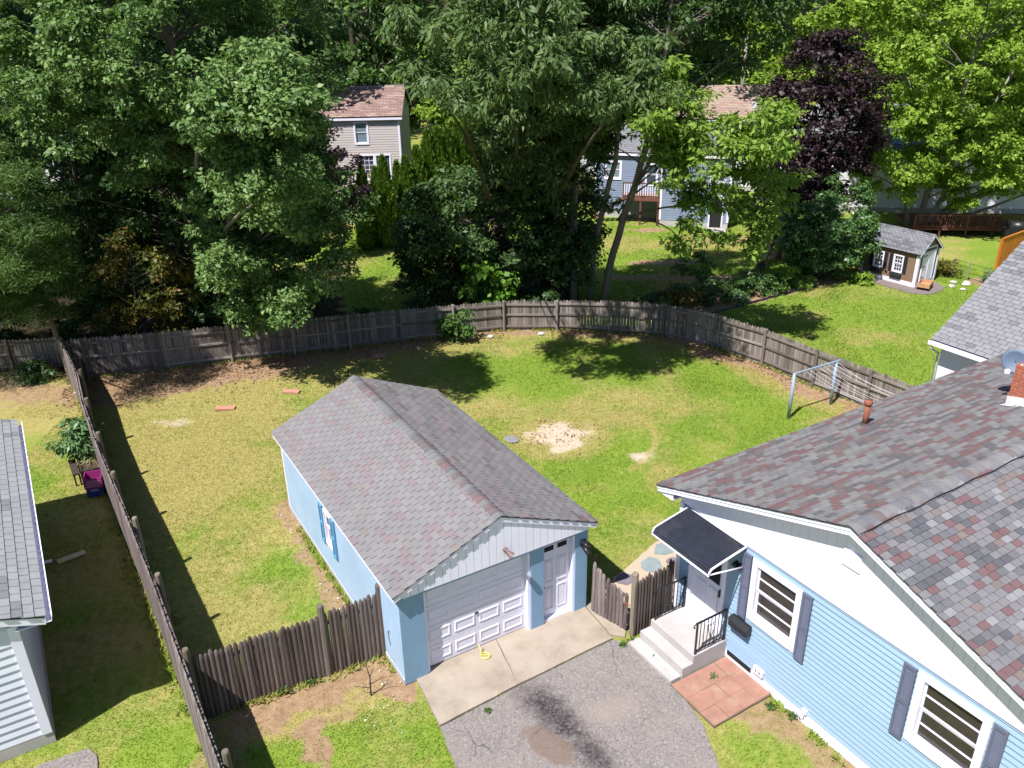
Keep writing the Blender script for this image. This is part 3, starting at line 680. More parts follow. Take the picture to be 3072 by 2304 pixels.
# gable: vertical white boards and rake boards
r = random.Random(2); a = .06
while a < GW - .1:
    a1 = min(a + .185, GW - .06); gz = lambda q: ZR - .10 - abs(q - MIDA) * sl
    zt0, zt1 = max(2.362, gz(a + .004)), max(2.362, gz(a1 - .004)); am = None
    P = [front(a + .004, .09, 2.362), front(a1 - .004, .09, 2.362), front(a1 - .004, .09, zt1)]
    if a < MIDA < a1: P.append(front(MIDA, .09, ZR - .10))
    P.append(front(a + .004, .09, zt0))
    if max(zt0, zt1) > 2.38: mb = MB(); mb.extr(P, (0, -.022 - r.uniform(0, .003), 0)); mb.build('gable_board', M['white2'], gar)
    a += .185
part(gar, 'gable_soffit', M['pillar'], front, (.05, GW - .05, -.2, .088, 2.361, 2.40))
part(gar, 'wall_footing', M['conc'], leftw, (-.0, GL, 0, .018, -.02, .13))
for sgn in (-1, 1):
    mb = MB(); e0 = MIDA + sgn * (MIDA + OS); z0 = ZE - .02
    P = [Vector((e0, -OF + .012, z0 - .13)), Vector((MIDA, -OF + .012, ZR - .15)), Vector((MIDA, -OF + .012, ZR - .012)), Vector((e0, -OF + .012, z0 + .008))]
    mb.extr(P, (0, .03, 0)); mb.build('rake_board', M['white'], gar)
    mb = MB(); P = [Vector((e0, 0, z0 - .12)), Vector((MIDA, 0, ZR - .15)), Vector((MIDA, 0, ZR - .135)), Vector((e0, 0, z0 - .105))]
    mb.extr([p + Vector((0, -OF + .045, 0)) for p in P], (0, OF - .05, 0)); mb.build('rake_soffit', M['white'], gar)
    mb = MB(); mb.box(min(e0, e0 - sgn * .03), max(e0, e0 - sgn * .03), -OF + .045, GL + OF - .02, z0 - .13, z0 - .005); mb.build('eave_fascia', M['white'], gar)
    mb = MB(); P = [Vector((e0 + sgn * .02, -OF, ZE - .012)), Vector((MIDA, -OF, ZR - .006)), Vector((MIDA, -OF, ZR - .03)), Vector((e0 + sgn * .02, -OF, ZE - .032))]
    mb.extr(P, (0, GL + 2 * OF, 0)); mb.build('roof_deck', M['roofdeck'], gar)
ssl = math.hypot(MIDA + OS, ZR - ZE); GLn = GL + 2 * OF
gm = [(SH['pgrey'], 5), (SH['pgrey2'], 5), (SH['ppink'], 1.9), (SH['ptan'], .5)]
gm2 = [(SH['pgrey'], 4), (SH['wgrey'], 5), (SH['ppink'], 1.2), (SH['wbrown'], .8)]
us = Vector((MIDA + OS, 0, ZR - ZE)).normalized(); us2 = Vector((-(MIDA + OS), 0, ZR - ZE)).normalized()
shingle_roof(gar, [dict(o=(-OS - .03, -OF - .01, ZE - .012), e=(0, 1, 0), s=us, length=GLn + .02, slope=ssl + .02, w=.305, ex=.142, mats=gm, seed=1, run=.2),
                   dict(o=(GW + OS + .03, -OF - .01, ZE - .012), e=(0, 1, 0), s=us2, length=GLn + .02, slope=ssl + .02, w=.305, ex=.142, mats=gm2, seed=2, run=.3)])
ridge_caps(gar, (MIDA, -OF - .02, ZR), (0, 1, 0), 45, .187, .17, .075, [SH['cap1'], SH['cap1'], SH['cap2'], SH['cap3'], SH['wbrown'], SH['cap1']], 3, .012)
# side window with light blue shutters
window(gar, leftw, 4.1, 4.62, .95, 1.95, .05, (1, 1), True, .03, depth=-.05)
shutter(gar, leftw, 4.66, 4.9, .85, 2.0, M['shutblue'], False); shutter(gar, leftw, 3.82, 4.06, .85, 2.0, M['shutblue'], False)
part(gar, 'corner_trim', M['white'], leftw, (GL - .09, GL + .012, -.004, .014, 0.02, WT))
mb = MB(); mb.tube([leftw(.62, .006, .95), leftw(.7, .012, .99), leftw(.74, .012, .9), leftw(.72, .012, .72), leftw(.66, .012, .6)], .009, 5); mb.build('wall_wire', M['trimblue'], gar)
# lamps
lm = MB(); lm.tube([front(2.47, .11, 2.66), front(2.47, .17, 2.68)], .05, 8); lm.tube([front(2.47, .16, 2.68), front(2.54, .27, 2.6)], [.035, .03], 6); lm.tube([front(2.5, .2, 2.64), front(2.56, .3, 2.56)], [.04, .085], 10, cap=False); lm.build('gooseneck_lamp', M['lamp'], gar, True)
lm = MB(); lm.obox(front(4.6, .03, 1.98), (.07, 0, 0), (0, .02, 0), (0, 0, .07)); lm.tube([front(4.6, .05, 1.98), front(4.64, .2, 1.93)], [.05, .055], 8); lm.tube([front(4.6, .05, 1.9), front(4.62, .26, 1.78)], [.06, .07], 8); lm.build('floodlight', M['black'], gar, True)

# ------------------------------------------------------------------ blue house
hs = empty('house', (HX, HY, 0), HYAW, 'pale blue clapboard house with white gable and multicoloured shingle roof', 'house')
HHW, HZE, HZR, HOF, HZG, HZB, HWD, HLEN = 4.885, 3.44, 5.142, .333, 3.15, .27, 4.40, 13.1
hf = lambda a, o, z: Vector((a, -o, z))
hsl = (HZR - HZE) / HHW
mb = MB(); mb.box(-HWD + .1, HWD - .1, .3, HLEN - .1, .1, HZG); mb.build('inner_room', M['interior'], hs)
mb = MB(); mb.box(-HWD - .0, HWD + .0, -.03, HLEN, -.05, .12); mb.box(-HWD + .02, HWD - .02, -.028, HLEN - .02, .12, HZB + .01); mb.build('foundation', M['white'], hs)
part(hs, 'basement_vent', M['dark'], hf, (-2.62, -1.92, .01, .04, .135, .26))
DOOR = (-3.98, -2.86, .47, 2.62)
W1 = (-2.2, -.93, 1.48, 3.0); W2 = (1.56, 2.86, 1.48, 3.03)
clap(hs, hf, -HWD + .09, HWD - .09, HZB, HZG, .124, M['siding'], [DOOR, W1, W2], .042)
for s in (-1, 1): part(hs, 'corner_board', M['white'], hf, *([(-HWD - .02, -HWD + .09, -.1, .05, HZB, HZG)] if s < 0 else [(HWD - .09, HWD + .02, -.1, .05, HZB, HZG)]))
sidel = lambda a, o, z: Vector((-HWD - o, a, z)); sider = lambda a, o, z: Vector((HWD + o, a, z))
clap(hs, sidel, .11, HLEN, HZB, HZG, .124, M['siding']); clap(hs, sider, .11, HLEN, HZB, HZG, .124, M['siding'])
part(hs, 'wall_sheathing', M['siding'], hf, (-HWD + .02, DOOR[0], -.12, -.02, .2, HZG), (DOOR[1], W1[0], -.12, -.02, .2, HZG), (W1[1], W2[0], -.12, -.02, .2, HZG), (W2[1], HWD - .02, -.12, -.02, .2, HZG),
     (W1[0], W1[1], -.12, -.02, .2, W1[2]), (W2[0], W2[1], -.12, -.02, .2, W2[2]), (DOOR[0], DOOR[1], -.12, -.02, DOOR[3], HZG), (W1[0], W1[1], -.12, -.02, W1[3], HZG), (W2[0], W2[1], -.12, -.02, W2[3], HZG))
# white gable of vertical boards
a = -HWD - .02; gzz = lambda q: HZR - .09 - abs(q) * hsl
while a < HWD:
    a1 = min(a + .2, HWD + .02); P = [hf(a + .002, 0, HZG), hf(a1 - .002, 0, HZG), hf(a1 - .002, 0, gzz(a1))]
    if a < 0 < a1: P.append(hf(0, 0, HZR - .09))
    P.append(hf(a + .002, 0, gzz(a))); mb = MB(); mb.extr(P, (0, -.028, 0)); mb.build('gable_board', M['white'], hs); a += .2
mb = MB(); mb.extr([hf(-HWD, -.03, HZG - .02), hf(HWD, -.03, HZG - .02), hf(HWD, -.03, gzz(HWD)), hf(0, -.03, HZR - .1), hf(-HWD, -.03, gzz(-HWD))], (0, .06, 0)); mb.build('gable_backing', M['white'], hs)
part(hs, 'gable_drip', M['trimblue'], hf, (-HWD, HWD, -.02, .034, HZG - .022, HZG))
# attic vent with louvres
vt = part(hs, 'attic_vent', M['white'], hf, (-.23, -.19, .028, .06, 4.12, 4.46), (.11, .15, .028, .06, 4.12, 4.46), (-.19, .11, .028, .06, 4.12, 4.155), (-.19, .11, .028, .06, 4.425, 4.46))
for k in range(7):
    z = 4.16 + k * .038; mb = MB(); mb.add([hf(-.19, .055, z), hf(.11, .055, z), hf(.11, .034, z + .034), hf(-.19, .034, z + .034), hf(-.19, .03, z), hf(.11, .03, z)], [(0, 1, 2, 3), (4, 5, 1, 0)]); mb.build('louvre', M['white'], vt)
# roof
for s in (-1, 1):
    e0 = s * HHW; 
    mb = MB(); P = [Vector((e0, -HOF + .012, HZE - .17)), Vector((0, -HOF + .012, HZR - .19)), Vector((0, -HOF + .012, HZR - .02)), Vector((e0, -HOF + .012, HZE - .005))]
    mb.extr(P, (0, .035, 0)); mb.build('rake_board', M['white'], hs)
    mb = MB(); P = [Vector((e0, -HOF - .004, HZE - .085)), Vector((0, -HOF - .004, HZR - .10)), Vector((0, -HOF - .004, HZR - .018)), Vector((e0, -HOF - .004, HZE - .003))]
    mb.extr(P, (0, .014, 0)); mb.build('rake_trim', M['white'], hs)
    mb = MB(); P = [Vector((e0, -HOF + .05, HZE - .15)), Vector((0, -HOF + .05, HZR - .16)), Vector((0, -HOF + .05, HZR - .14)), Vector((e0, -HOF + .05, HZE - .13))]
    mb.extr(P, (0, HOF - .055, 0)); mb.build('rake_soffit', M['white'], hs)
    x0, x1 = sorted((e0, s * (HWD + .02))); mb = MB(); mb.box(x0, x1, -HOF + .05, HLEN, HZE - .2, HZE - .17); mb.build('eave_soffit', M['white'], hs)
    x0, x1 = sorted((e0, e0 - s * .03)); mb = MB(); mb.box(x0, x1, -HOF + .05, HLEN, HZE - .169, HZE - .004); mb.build('eave_fascia', M['white'], hs)
    mb = MB(); P = [Vector((e0, -HOF + .05, HZE - .2)), Vector((s * (HWD + .02), -HOF + .05, HZE - .2)), Vector((s * (HWD + .02), -HOF + .05, HZE + .02)), Vector((e0, -HOF + .05, HZE - .14))]
    mb.extr([p + Vector((0, 0.002, 0)) for p in P], (0, .02, 0)); mb.build('eave_return', M['white'], hs)
    mb = MB(); P = [Vector((e0 + s * .02, -HOF - .02, HZE - .006)), Vector((0, -HOF - .02, HZR - .002)), Vector((0, -HOF - .02, HZR - .03)), Vector((e0 + s * .02, -HOF - .02, HZE - .03))]
    mb.extr(P, (0, HLEN + HOF + .3, 0)); mb.build('roof_deck', M['roofdeck'], hs)
hsd = math.hypot(HHW, HZR - HZE)
uL = Vector((HHW, 0, HZR - HZE)).normalized(); uR = Vector((-HHW, 0, HZR - HZE)).normalized()
lm_ = [(SH['wgrey'], 5), (SH['wgreen'], 2.6), (SH['wred'], 2.1), (SH['wdark'], 2.4), (SH['wbrown'], 1.8)]
rm_ = [(SH['grey'], 7), (SH['slate'], 2.6), (SH['lite'], 1.1), (SH['red'], 1.6), (SH['dark'], 1.2), (SH['tan'], .8)]
shingle_roof(hs, [dict(o=(-HHW - .03, -HOF - .03, HZE - .006), e=(0, 1, 0), s=uL, length=HLEN + HOF + .3, slope=hsd + .0, w=.25, ex=.138, mats=lm_, seed=5, run=.25),
                  dict(o=(HHW + .03, -HOF - .03, HZE - .006), e=(0, 1, 0), s=uR, length=HLEN + HOF + .3, slope=hsd + .0, w=.215, ex=.138, mats=rm_, seed=6, run=.12)])
ridge_caps(hs, (0, -HOF - .02, HZR + .005), (0, 1, 0), 67, .2, .18, .066, [SH['wgrey'], SH['slate'], SH['wgrey'], SH['grey'], SH['wgrey'], SH['wbrown'], SH['wgrey'], SH['slate'], SH['wgrey']], 18, .004)
# windows with horizontal muntins, shutters
for (w0, w1, z0, z1) in (W1, W2):
    window(hs, hf, w0, w1, z0, z1, .135, (1, 2), True, .065, depth=-.035, barw=.03)
for (s0, s1) in ((-2.45, -2.225), (-.905, -.68), (1.29, 1.53), (2.89, 3.12)): shutter(hs, lambda a, o, z: hf(a, o + .034, z), s0, s1, 1.40, 3.02, M['trimblue'])
# entry door
dr = empty('door', parent=hs)
part(dr, 'door_frame', M['white'], hf, (-3.98, -3.88, -.08, .06, .5, 2.62), (-2.96, -2.86, -.08, .06, .5, 2.62), (-3.88, -2.96, -.08, .06, 2.5, 2.62), (-3.88, -2.96, -.08, .05, .47, .53))
part(dr, 'storm_door', M['door'], hf, (-3.88, -2.96, -.05, -.01, .53, 2.5))
part(dr, 'kick_panel', M['white'], hf, (-3.80, -3.04, -.01, .004, .6, .8))
for (c0, c1) in ((-3.74, -3.46), (-3.38, -3.10)): part(dr, 'door_panel', M['door'], hf, (c0, c1, -.01, .006, .95, 1.5))
part(dr, 'pane', M['dark'], hf, (-3.76, -3.08, -.01, .004, 1.68, 2.4))
mb = MB(); mb.obox(hf(-3.02, .03, 1.52), (.02, 0, 0), (0, .03, 0), (0, 0, .09)); mb.build('handle', M['black'], dr)
mb = MB(); mb.tube([hf(-2.62, .02, 2.62), hf(-2.62, .14, 2.55)], [.05, .075], 8); mb.tube([hf(-2.52, .02, 2.62), hf(-2.52, .14, 2.56)], [.04, .06], 8); mb.build('porch_light', M['black'], hs, True)
# awning: dark ribbed metal with white edges
aw = empty('awning', parent=hs)
prof = [(0.06, 3.12)] + [(.06 + .93 * k / 15, 3.12 - .165 * k / 15 - .012 * (k / 15) ** 3) for k in range(1, 16)] + [(1.03, 2.90), (1.055, 2.82)]
prof2 = prof
for k in range(len(prof) - 1):
    (o0, z0), (o1, z1) = prof[k], prof[k + 1]; mb = MB()
    vs = []
    for a_ in (-4.14, -2.45):
        vs += [hf(a_, o0, z0 + .0), hf(a_, (o0 * .75 + o1 * .25), (z0 * .75 + z1 * .25) + .034), hf(a_, (o0 * .2 + o1 * .8), (z0 * .2 + z1 * .8) + .026), hf(a_, o1, z1 - .004), hf(a_, o1, z1 - .014), hf(a_, o0, z0 - .012)]
    mb.add(vs, [(i, i + 6, (i + 1) % 6 + 6, (i + 1) % 6) for i in range(6)] + [(0, 1, 2, 3, 4, 5), (11, 10, 9, 8, 7, 6)]); mb.build('awning_slat', M['darkmetal'], aw)
for a_ in (-4.165, -2.425):
    mb = MB(); mb.tube([hf(a_, o, z + .005) for o, z in prof[::3] + prof[-2:]], .024, 6); mb.build('edge_rail', M['white'], aw, True)
    mb = MB(); mb.tube([hf(a_, 1.04, 2.83), hf(a_, .03, 2.62)], .018, 6); mb.build('strut', M['white'], aw, True)
mb = MB(); mb.tube([hf(-4.18, 1.06, 2.81), hf(-2.41, 1.06, 2.81)], .022, 6); mb.build('edge_rail', M['white'], aw, True)
mb = MB(); mb.tube([hf(-4.18, .05, 3.135), hf(-2.41, .05, 3.135)], .016, 6); mb.build('edge_rail', M['white'], aw, True)
# outlet box and hose bib
ob = part(hs, 'outlet_box', M['white'], hf, (-1.82, -1.56, .02, .095, .30, .46))
for q in (-1.74, -1.64): part(ob, 'outlet_cover', M['trimblue'], hf, (q - .018, q + .018, .095, .102, .36, .41))
mb = MB(); mb.obox(hf(-.45, .05, .33), (.06, 0, 0), (0, .04, 0), (0, 0, .05)); mb.tube([hf(-.45, .08, .3), hf(-.45, .1, .2)], .016, 6); mb.build('hose_tap', M['white'], hs)
# vent pipe on the roof
def hroof(a, b): return Vector((a, b, HZR - abs(a) * hsl))
p = hroof(-3.79, 5.22); mb = MB(); mb.tube([p + Vector((0, 0, -.05)), p + Vector((0, 0, .56))], [.07, .072], 10); mb.tube([p + Vector((0, 0, .53)), p + Vector((0, 0, .58)), p + Vector((0, 0, .66))], [.078, .1, .098], 10); vp = mb.build('vent_pipe', M['rust'], hs, True)
mb = MB(); mb.tube([p + Vector((0, 0, -.03)), p + Vector((0, 0, .03)), p + Vector((0, 0, .07))], [.13, .1, .075], 10); mb.obox(p + Vector((.0, 0, .016)), (.2 * .944, 0, .2 * .33), (0, .16, 0), (-.003, 0, .008)); mb.build('pipe_flashing', M['roofdeck'], vp, False)
# chimney of single bricks
ch = empty('chimney', parent=hs)
CA0, CA1, CB0, CB1, CZ0, CZ1 = -1.88, -1.02, 7.68, 8.34, 4.25, 5.52
mb = MB(); mb.box(CA0 + .012, CA1 - .012, CB0 + .012, CB1 - .012, CZ0, CZ1 - .01); mb.build('mortar_core', M['mortar'], ch)
bl, bh, bj = .205, .066, .013; r = random.Random(5)
bm1 = MB().box(0, 1, 0, 1, 0, 1).mesh('brick', M['brick'])
z = 4.36; row = 0
while z + bh < CZ1 + .02:
    def line(n0, n1, place):
        x = n0 - (row % 2) * (bl + bj) / 2
        while x < n1 - .02:
            q0, q1 = max(x, n0), min(x + bl, n1)
            if q1 - q0 > .03: place(q0, q1)
            x += bl + bj
    def fr_(q0, q1): obj('brick', bm1, ch, T(q0, CB0 - r.uniform(0, .003), z) @ Matrix.Diagonal((q1 - q0, .03, bh, 1)))
    def lf_(q0, q1): obj('brick', bm1, ch, T(CA0 - r.uniform(0, .003), q0, z) @ Matrix.Diagonal((.03, q1 - q0, bh, 1)))
    def rg_(q0, q1): obj('brick', bm1, ch, T(CA1 - .03 + r.uniform(0, .003), q0, z) @ Matrix.Diagonal((.03, q1 - q0, bh, 1)))
    line(CA0 + .001, CA1 - .001, fr_); line(CB0 + .034, CB1, lf_); line(CB0 + .034, CB1, rg_)
    z += bh + bj; row += 1
mb = MB(); mb.box(CA0 + .1, CA1 - .1, CB0 + .1, CB1 - .1, CZ1 - .012, CZ1 + .09); mb.build('flue', M['black'], ch)
def chz(a): return HZR - abs(a) * hsl
for i, (q0, q1) in enumerate(((CA0 - .02, CA0 + .34), (CA0 + .35, CA0 + .68), (CA0 + .69, CA1 + .02))):
    mb = MB(); mb.extr([Vector((q0, CB0 - .012, chz(q0) - .03)), Vector((q1, CB0 - .012, chz(q1) - .03)), Vector((q1, CB0 - .012, chz(q1) + .2)), Vector((q0, CB0 - .012, chz(q0) + .24 - i * .05))], (0, .006, 0))
    mb.extr([Vector((q0 - .02, CB0 - .012, chz(q0) + .022)), Vector((q1, CB0 - .012, chz(q1) + .022)), Vector((q1, CB0 - .17, chz(q1) + .022)), Vector((q0 - .05, CB0 - .15, chz(q0) + .022))], (0, 0, .004)); mb.build('flashing', M['alu'], ch)
mb = MB(); mb.obox((CA0 - .012, (CB0 + CB1) / 2, chz(CA0) + .08), (.004, 0, 0), (0, .34, 0), (0, 0, .1)); mb.build('flashing', M['alu'], ch)

# cable along the ridge
mb = MB(); pts = []
for k in range(40):
    b_ = -.34 + k * .32; a_ = .21 + .012 * math.sin(k * 1.7); pts.append(HP(a_, b_, HZR - a_ * hsl + .045 + .006 * math.sin(k * .9)))
mb.tube(pts, .012, 5); tag(mb.build('roof_cable', M['black'], None, True), 'thin black cable running along the blue house roof ridge', 'cable')
# satellite dish
ds = empty('satellite_dish', HP(-2.34, 8.75, 4.3), 0, 'grey blue satellite dish beside the brick chimney', 'satellite dish')
L0 = HP(-2.34, 8.75, 4.3)
dirn = (Vector((0, 0, CAM_H + 4)) - HP(-2.34, 8.6, 5.26)); dirn = Vector((-.55, -.75, .38)).normalized()
cen = HP(-2.34, 8.55, 5.22) - L0; ux = dirn.orthogonal().normalized(); uy = dirn.cross(ux)
mb = MB(); rings = [(0.02, -.07), (.12, -.06), (.22, -.034), (.30, .0)]; nseg = 24; vs = []
for rr, dd in rings:
    for j in range(nseg): t = 2 * math.pi * j / nseg; vs.append(cen + ux * rr * math.cos(t) + uy * rr * 1.08 * math.sin(t) + dirn * dd)
for rr, dd in rings:
    for j in range(nseg): t = 2 * math.pi * j / nseg; vs.append(cen + ux * rr * math.cos(t) + uy * rr * 1.08 * math.sin(t) + dirn * (dd - .012))
k4 = len(rings); fs = []
for lay in (0, 1):
    o_ = lay * k4 * nseg
    for i in range(k4 - 1):
        for j in range(nseg): q = (o_ + i * nseg + j, o_ + i * nseg + (j + 1) % nseg, o_ + (i + 1) * nseg + (j + 1) % nseg, o_ + (i + 1) * nseg + j); fs.append(q if lay == 0 else q[::-1])
for j in range(nseg): fs.append(((k4 - 1) * nseg + j, (k4 - 1) * nseg + (j + 1) % nseg, (2 * k4 - 1) * nseg + (j + 1) % nseg, (2 * k4 - 1) * nseg + j))
mb.add(vs, fs); M['dish'] = paint('dish_grey', (.085, .12, .18), .55, .06, 3, 40, .03); mb.build('reflector', M['dish'], ds, True)
lnb = cen + dirn * .42 + Vector((-.1, .02, -.28))
mb = MB(); mb.tube([cen - Vector((0, 0, .3)) - dirn * .03, lnb], .016, 6); mb.build('feed_arm', M['steel'], ds, True)
mb = MB(); mb.obox(lnb, (.05, 0, 0), (0, .04, 0), (0, 0, .05)); mb.tube([lnb, lnb - dirn * .1 + Vector((0, 0, .03))], .035, 8); mb.build('feed_horn', M['white2'], ds)
base = HP(-2.3, 8.9, 0) - Vector((L0.x, L0.y, 0)); base.z = 5.142 - 2.3 * hsl - 4.3
mb = MB(); mb.tube([base, base + Vector((0, 0, .45)), cen - dirn * .08], .022, 6); mb.build('mast', M['black'], ds, True)
# mailbox
mbx = empty('mailbox', HP(-2.28, -.045, 1.1), HYAW, 'black wall mailbox below the left house window', 'mailbox')
mb = MB(); mb.extr([(-.26, -.16, 0), (-.26, -.005, 0), (-.26, -.005, .24), (-.26, -.07, .23), (-.26, -.16, .15)], (.52, 0, 0)); mb.build('box_body', M['black'], mbx)
mb = MB(); mb.extr([(-.27, -.17, .145), (-.27, -.075, .235), (-.27, -.07, .245), (-.27, -.18, .155)], (.54, 0, 0)); mb.build('lid', M['black'], mbx)

# ------------------------------------------------------------------ entry steps and railings
st = empty('entry_steps', HP(-3.36, 0), HYAW, 'grey concrete entry steps with a landing at the blue house door', 'steps')
mb = MB(); mb.box(-.72, .69, -1.0, -.035, -.05, .49); mb.build('landing', M['conc'], st)
mb = MB(); mb.box(-.725, .695, -1.30, -1.003, -.05, .30); mb.build('tread', M['conc'], st)
mb = MB(); mb.box(-.76, .67, -1.60, -1.303, -.05, .09); mb.build('bottom_slab', M['conc'], st)
def railing(a, lab, seed):
    rl = empty('iron_railing', HP(a, -.5, .49), HYAW, lab, 'railing', 'iron railings on the entry landing')
    for y in (-.43, .40): mb = MB(); mb.bar((0, y, 0), (0, y, .86), .035); mb.build('post', M['black'], rl)
    mb = MB(); mb.bar((0, -.46, .845), (0, .43, .845), .045, .02); mb.tube([(0, -.45, .84), (0, -.52, .82), (0, -.53, .76), (0, -.49, .75)], .014, 6); mb.build('top_rail', M['black'], rl)
    mb = MB(); mb.bar((0, -.42, .09), (0, .39, .09), .025, .02); mb.build('bottom_rail', M['black'], rl)
    for k in range(7):
        y = -.43 + .83 * (k + 1) / 8; mb = MB(); mb.bar((0, y, .1), (0, y, .84), .014); mb.build('baluster', M['black'], rl)
    mb = MB()
    for s in (-1, 1):
        pts = [(0.012, -.015, .26), (0.012, -.015 + s * .07, .46), (0.012, -.015 + s * .10, .60), (0.012, -.015 + s * .09, .67), (0.012, -.015 + s * .05, .68), (0.012, -.015 + s * .035, .63), (0.012, -.015 + s * .06, .61)]
        mb.tube(pts, .009, 5); mb.tube([(0.012, -.015, .30), (0.012, -.015 + s * .06, .25), (0.012, -.015 + s * .07, .21), (0.012, -.015 + s * .045, .19)], .008, 5)
    mb.build('scroll', M['black'], rl, True)
railing(-2.71, 'black iron railing with heart scroll on the near side of landing', 1)
railing(-4.02, 'black iron railing on the far side of landing by the stockade fence', 2)

# ------------------------------------------------------------------ fences
def picket_flat(w, mat):
    mb = MB(); h = w / 2; prof = [(-h, 0), (h, 0), (h, .955), (h * .45, .985), (0, 1.0), (-h * .45, .985), (-h, .955)]
    mb.extr([(x, -.009, z) for x, z in prof], (0, .018, 0)); return mb.mesh('picket', mat)
def picket_round(w, mat, tip=.06):
    mb = MB(); h = w / 2; arc = [(-h, 0), (-h * .75, -.028), (0, -.04), (h * .75, -.028), (h, 0)]; vs = []
    for z, k in ((0, 1), (1 - tip, 1), (1 - tip * .35, .7), (1.0, .25)):
        for x, y in arc: vs.append((x * k, y * k if y < 0 else 0, z))
    n = 5; fs = []
    for i in range(3):
        for j in range(4): fs.append((i * n + j, i * n + j + 1, (i + 1) * n + j + 1, (i + 1) * n + j))
        fs.append((i * n + 4, i * n, (i + 1) * n, (i + 1) * n + 4))
    fs.append((15, 16, 17, 18, 19)); mb.add(vs, fs); return mb.mesh('picket', mat)
def post_mesh(r, mat, square=False, name='post'):
    mb = MB()
    if square: mb.box(-r, r, -r, r, 0, 1)
    else: mb.tube([(0, 0, 0), (0, 0, .985), (0, 0, 1.0)], [r, r * .97, r * .8], 9)
    return mb.mesh(name, mat)
def fence(name, label, pts, hts, sp, pmesh, pickside, mats, posts=None, postr=.055, square=False, rails=(.12, .52, .86), postside=0.0, seed=1, group=None, posth=1.02, railw=.08, jitter=.012, posttops=None):
    th = empty(name, (pts[0][0], pts[0][1], 0), 0, label, 'fence', group); rng = random.Random(seed); o = Vector((pts[0][0], pts[0][1], 0))
    P = [Vector((p[0], p[1], 0)) - o for p in pts]; pm = post_mesh(postr, mats[1], square)
    acc = 0.0
    for i in range(len(P) - 1):
        a, b = P[i], P[i + 1]; d = b - a; L = d.length; d.normalize(); n = Vector((-d.y, d.x, 0)); ang = math.atan2(d.y, d.x)
        x = acc
        while x < L:
            q = a + d * x + n * (pickside * (.03 + .012)); h = hts[i] + (hts[i + 1] - hts[i]) * x / L
            lean = rng.gauss(0, .006)
            flip = Matrix.Rotation(math.pi, 4, 'Z') if pickside > 0 else Matrix.Identity(4)
            obj('picket', pmesh, th, T(q.x, q.y, rng.uniform(-.03, .02)) @ rotz(ang) @ Matrix.Rotation(lean, 4, 'Y') @ flip @ Matrix.Diagonal((rng.uniform(.92, 1.04), 1, h + rng.gauss(0, jitter), 1)))
            x += sp
        acc = x - L
        for rz in rails:
            mb = MB(); dz = rng.uniform(-.03, .03)
            a2 = a + d * .02; b2 = b - d * .02; z0 = hts[i] * rz + dz; z1 = hts[i + 1] * rz + rng.uniform(-.03, .03)
            mb.bar((0, 0, 0), (0, 0, (b2 - a2).length), .045, railw, 0, (0, 0, 1)); me = mb.mesh('rail', mats[2])
            dd = (Vector((b2.x, b2.y, z1)) - Vector((a2.x, a2.y, z0))).normalized(); u = (Vector((0, 0, 1)) - dd * dd.z).normalized(); r_ = u.cross(dd)
            Mx = Matrix(((r_.x, u.x, dd.x, a2.x), (r_.y, u.y, dd.y, a2.y), (r_.z, u.z, dd.z, z0), (0, 0, 0, 1)))
            mb2 = MB(); Lr = (b2 - a2).length; mb2.box(-.02, .02, -railw / 2, railw / 2, 0, Lr); obj('rail', mb2.mesh('rail', mats[2]), th, Mx)
    for i, p in enumerate(P):
        if posts is not None and i not in posts: continue
        d = (P[min(i + 1, len(P) - 1)] - P[max(i - 1, 0)]).normalized(); n = Vector((-d.y, d.x, 0)); q = p + n * postside
        h = (posttops[i] if posttops else hts[i] * posth)
        obj('post', pm, th, T(q.x, q.y, -.05) @ Matrix.Rotation(rng.gauss(0, .015), 4, 'X') @ rotz(math.atan2(d.y, d.x)) @ Matrix.Diagonal((1, 1, h + .05 + rng.uniform(-.02, .02), 1)))
    return th
HB = [1.66, 1.66, 1.60, 1.56, 1.52, 1.48, 1.45, 1.38, 1.34, 1.36, 1.42, 1.45, 1.47, 1.49, 1.47, 1.45, 1.45]
fence('picket_fence', 'long weathered grey picket fence curving along the back of the yard', BACK, HB, .132, picket_flat(.124, M['fence']), +1, (M['fence'], M['fence'], M['fence']),
      postr=.06, square=False, postside=-.05, seed=11, posts=range(1, 17))
HL = [1.7, 1.75, 1.8, 1.8, 1.82, 1.82, 1.84, 1.84, 1.84, 1.84]
fence('stockade_fence', 'weathered stockade fence along the left side of the yard', LEFTP, HL, .110, picket_round(.145, M['stockside']), -1, (M['stockside'], M['postw'], M['stockside']),
      postr=.07, postside=.10, seed=12, posth=1.04, rails=(.15, .55, .92), posts=range(1, 10))
fence('stockade_fence', 'dark brown stockade fence joining the garage to the side fence', [(-6.42, 13.08), (-5.6, 13.56), (-4.15, 14.26), (-3.0, 14.86)], [1.66, 1.64, 1.66, 1.74], .098, picket_round(.106, M['stock'], .07), -1,
      (M['stock'], M['stock'], M['stock']), postr=.075, postside=-.06, seed=13, rails=(.2, .8), posts=(2, 3), jitter=.03, posttops=[0, 0, 1.9, 1.95])
fence('stockade_fence', 'short dark stockade fence between the gate post and blue house', [(2.68, 15.30), tuple(HP(-4.47, -.05)[:2])], [1.50, 1.62], .098, picket_round(.104, M['stock'], .07), -1,
      (M['stock'], M['postw'], M['stock']), postr=.08, postside=.0, seed=14, rails=(.2, .8), posts=(0,), jitter=.04, posttops=[1.72, 1.7])
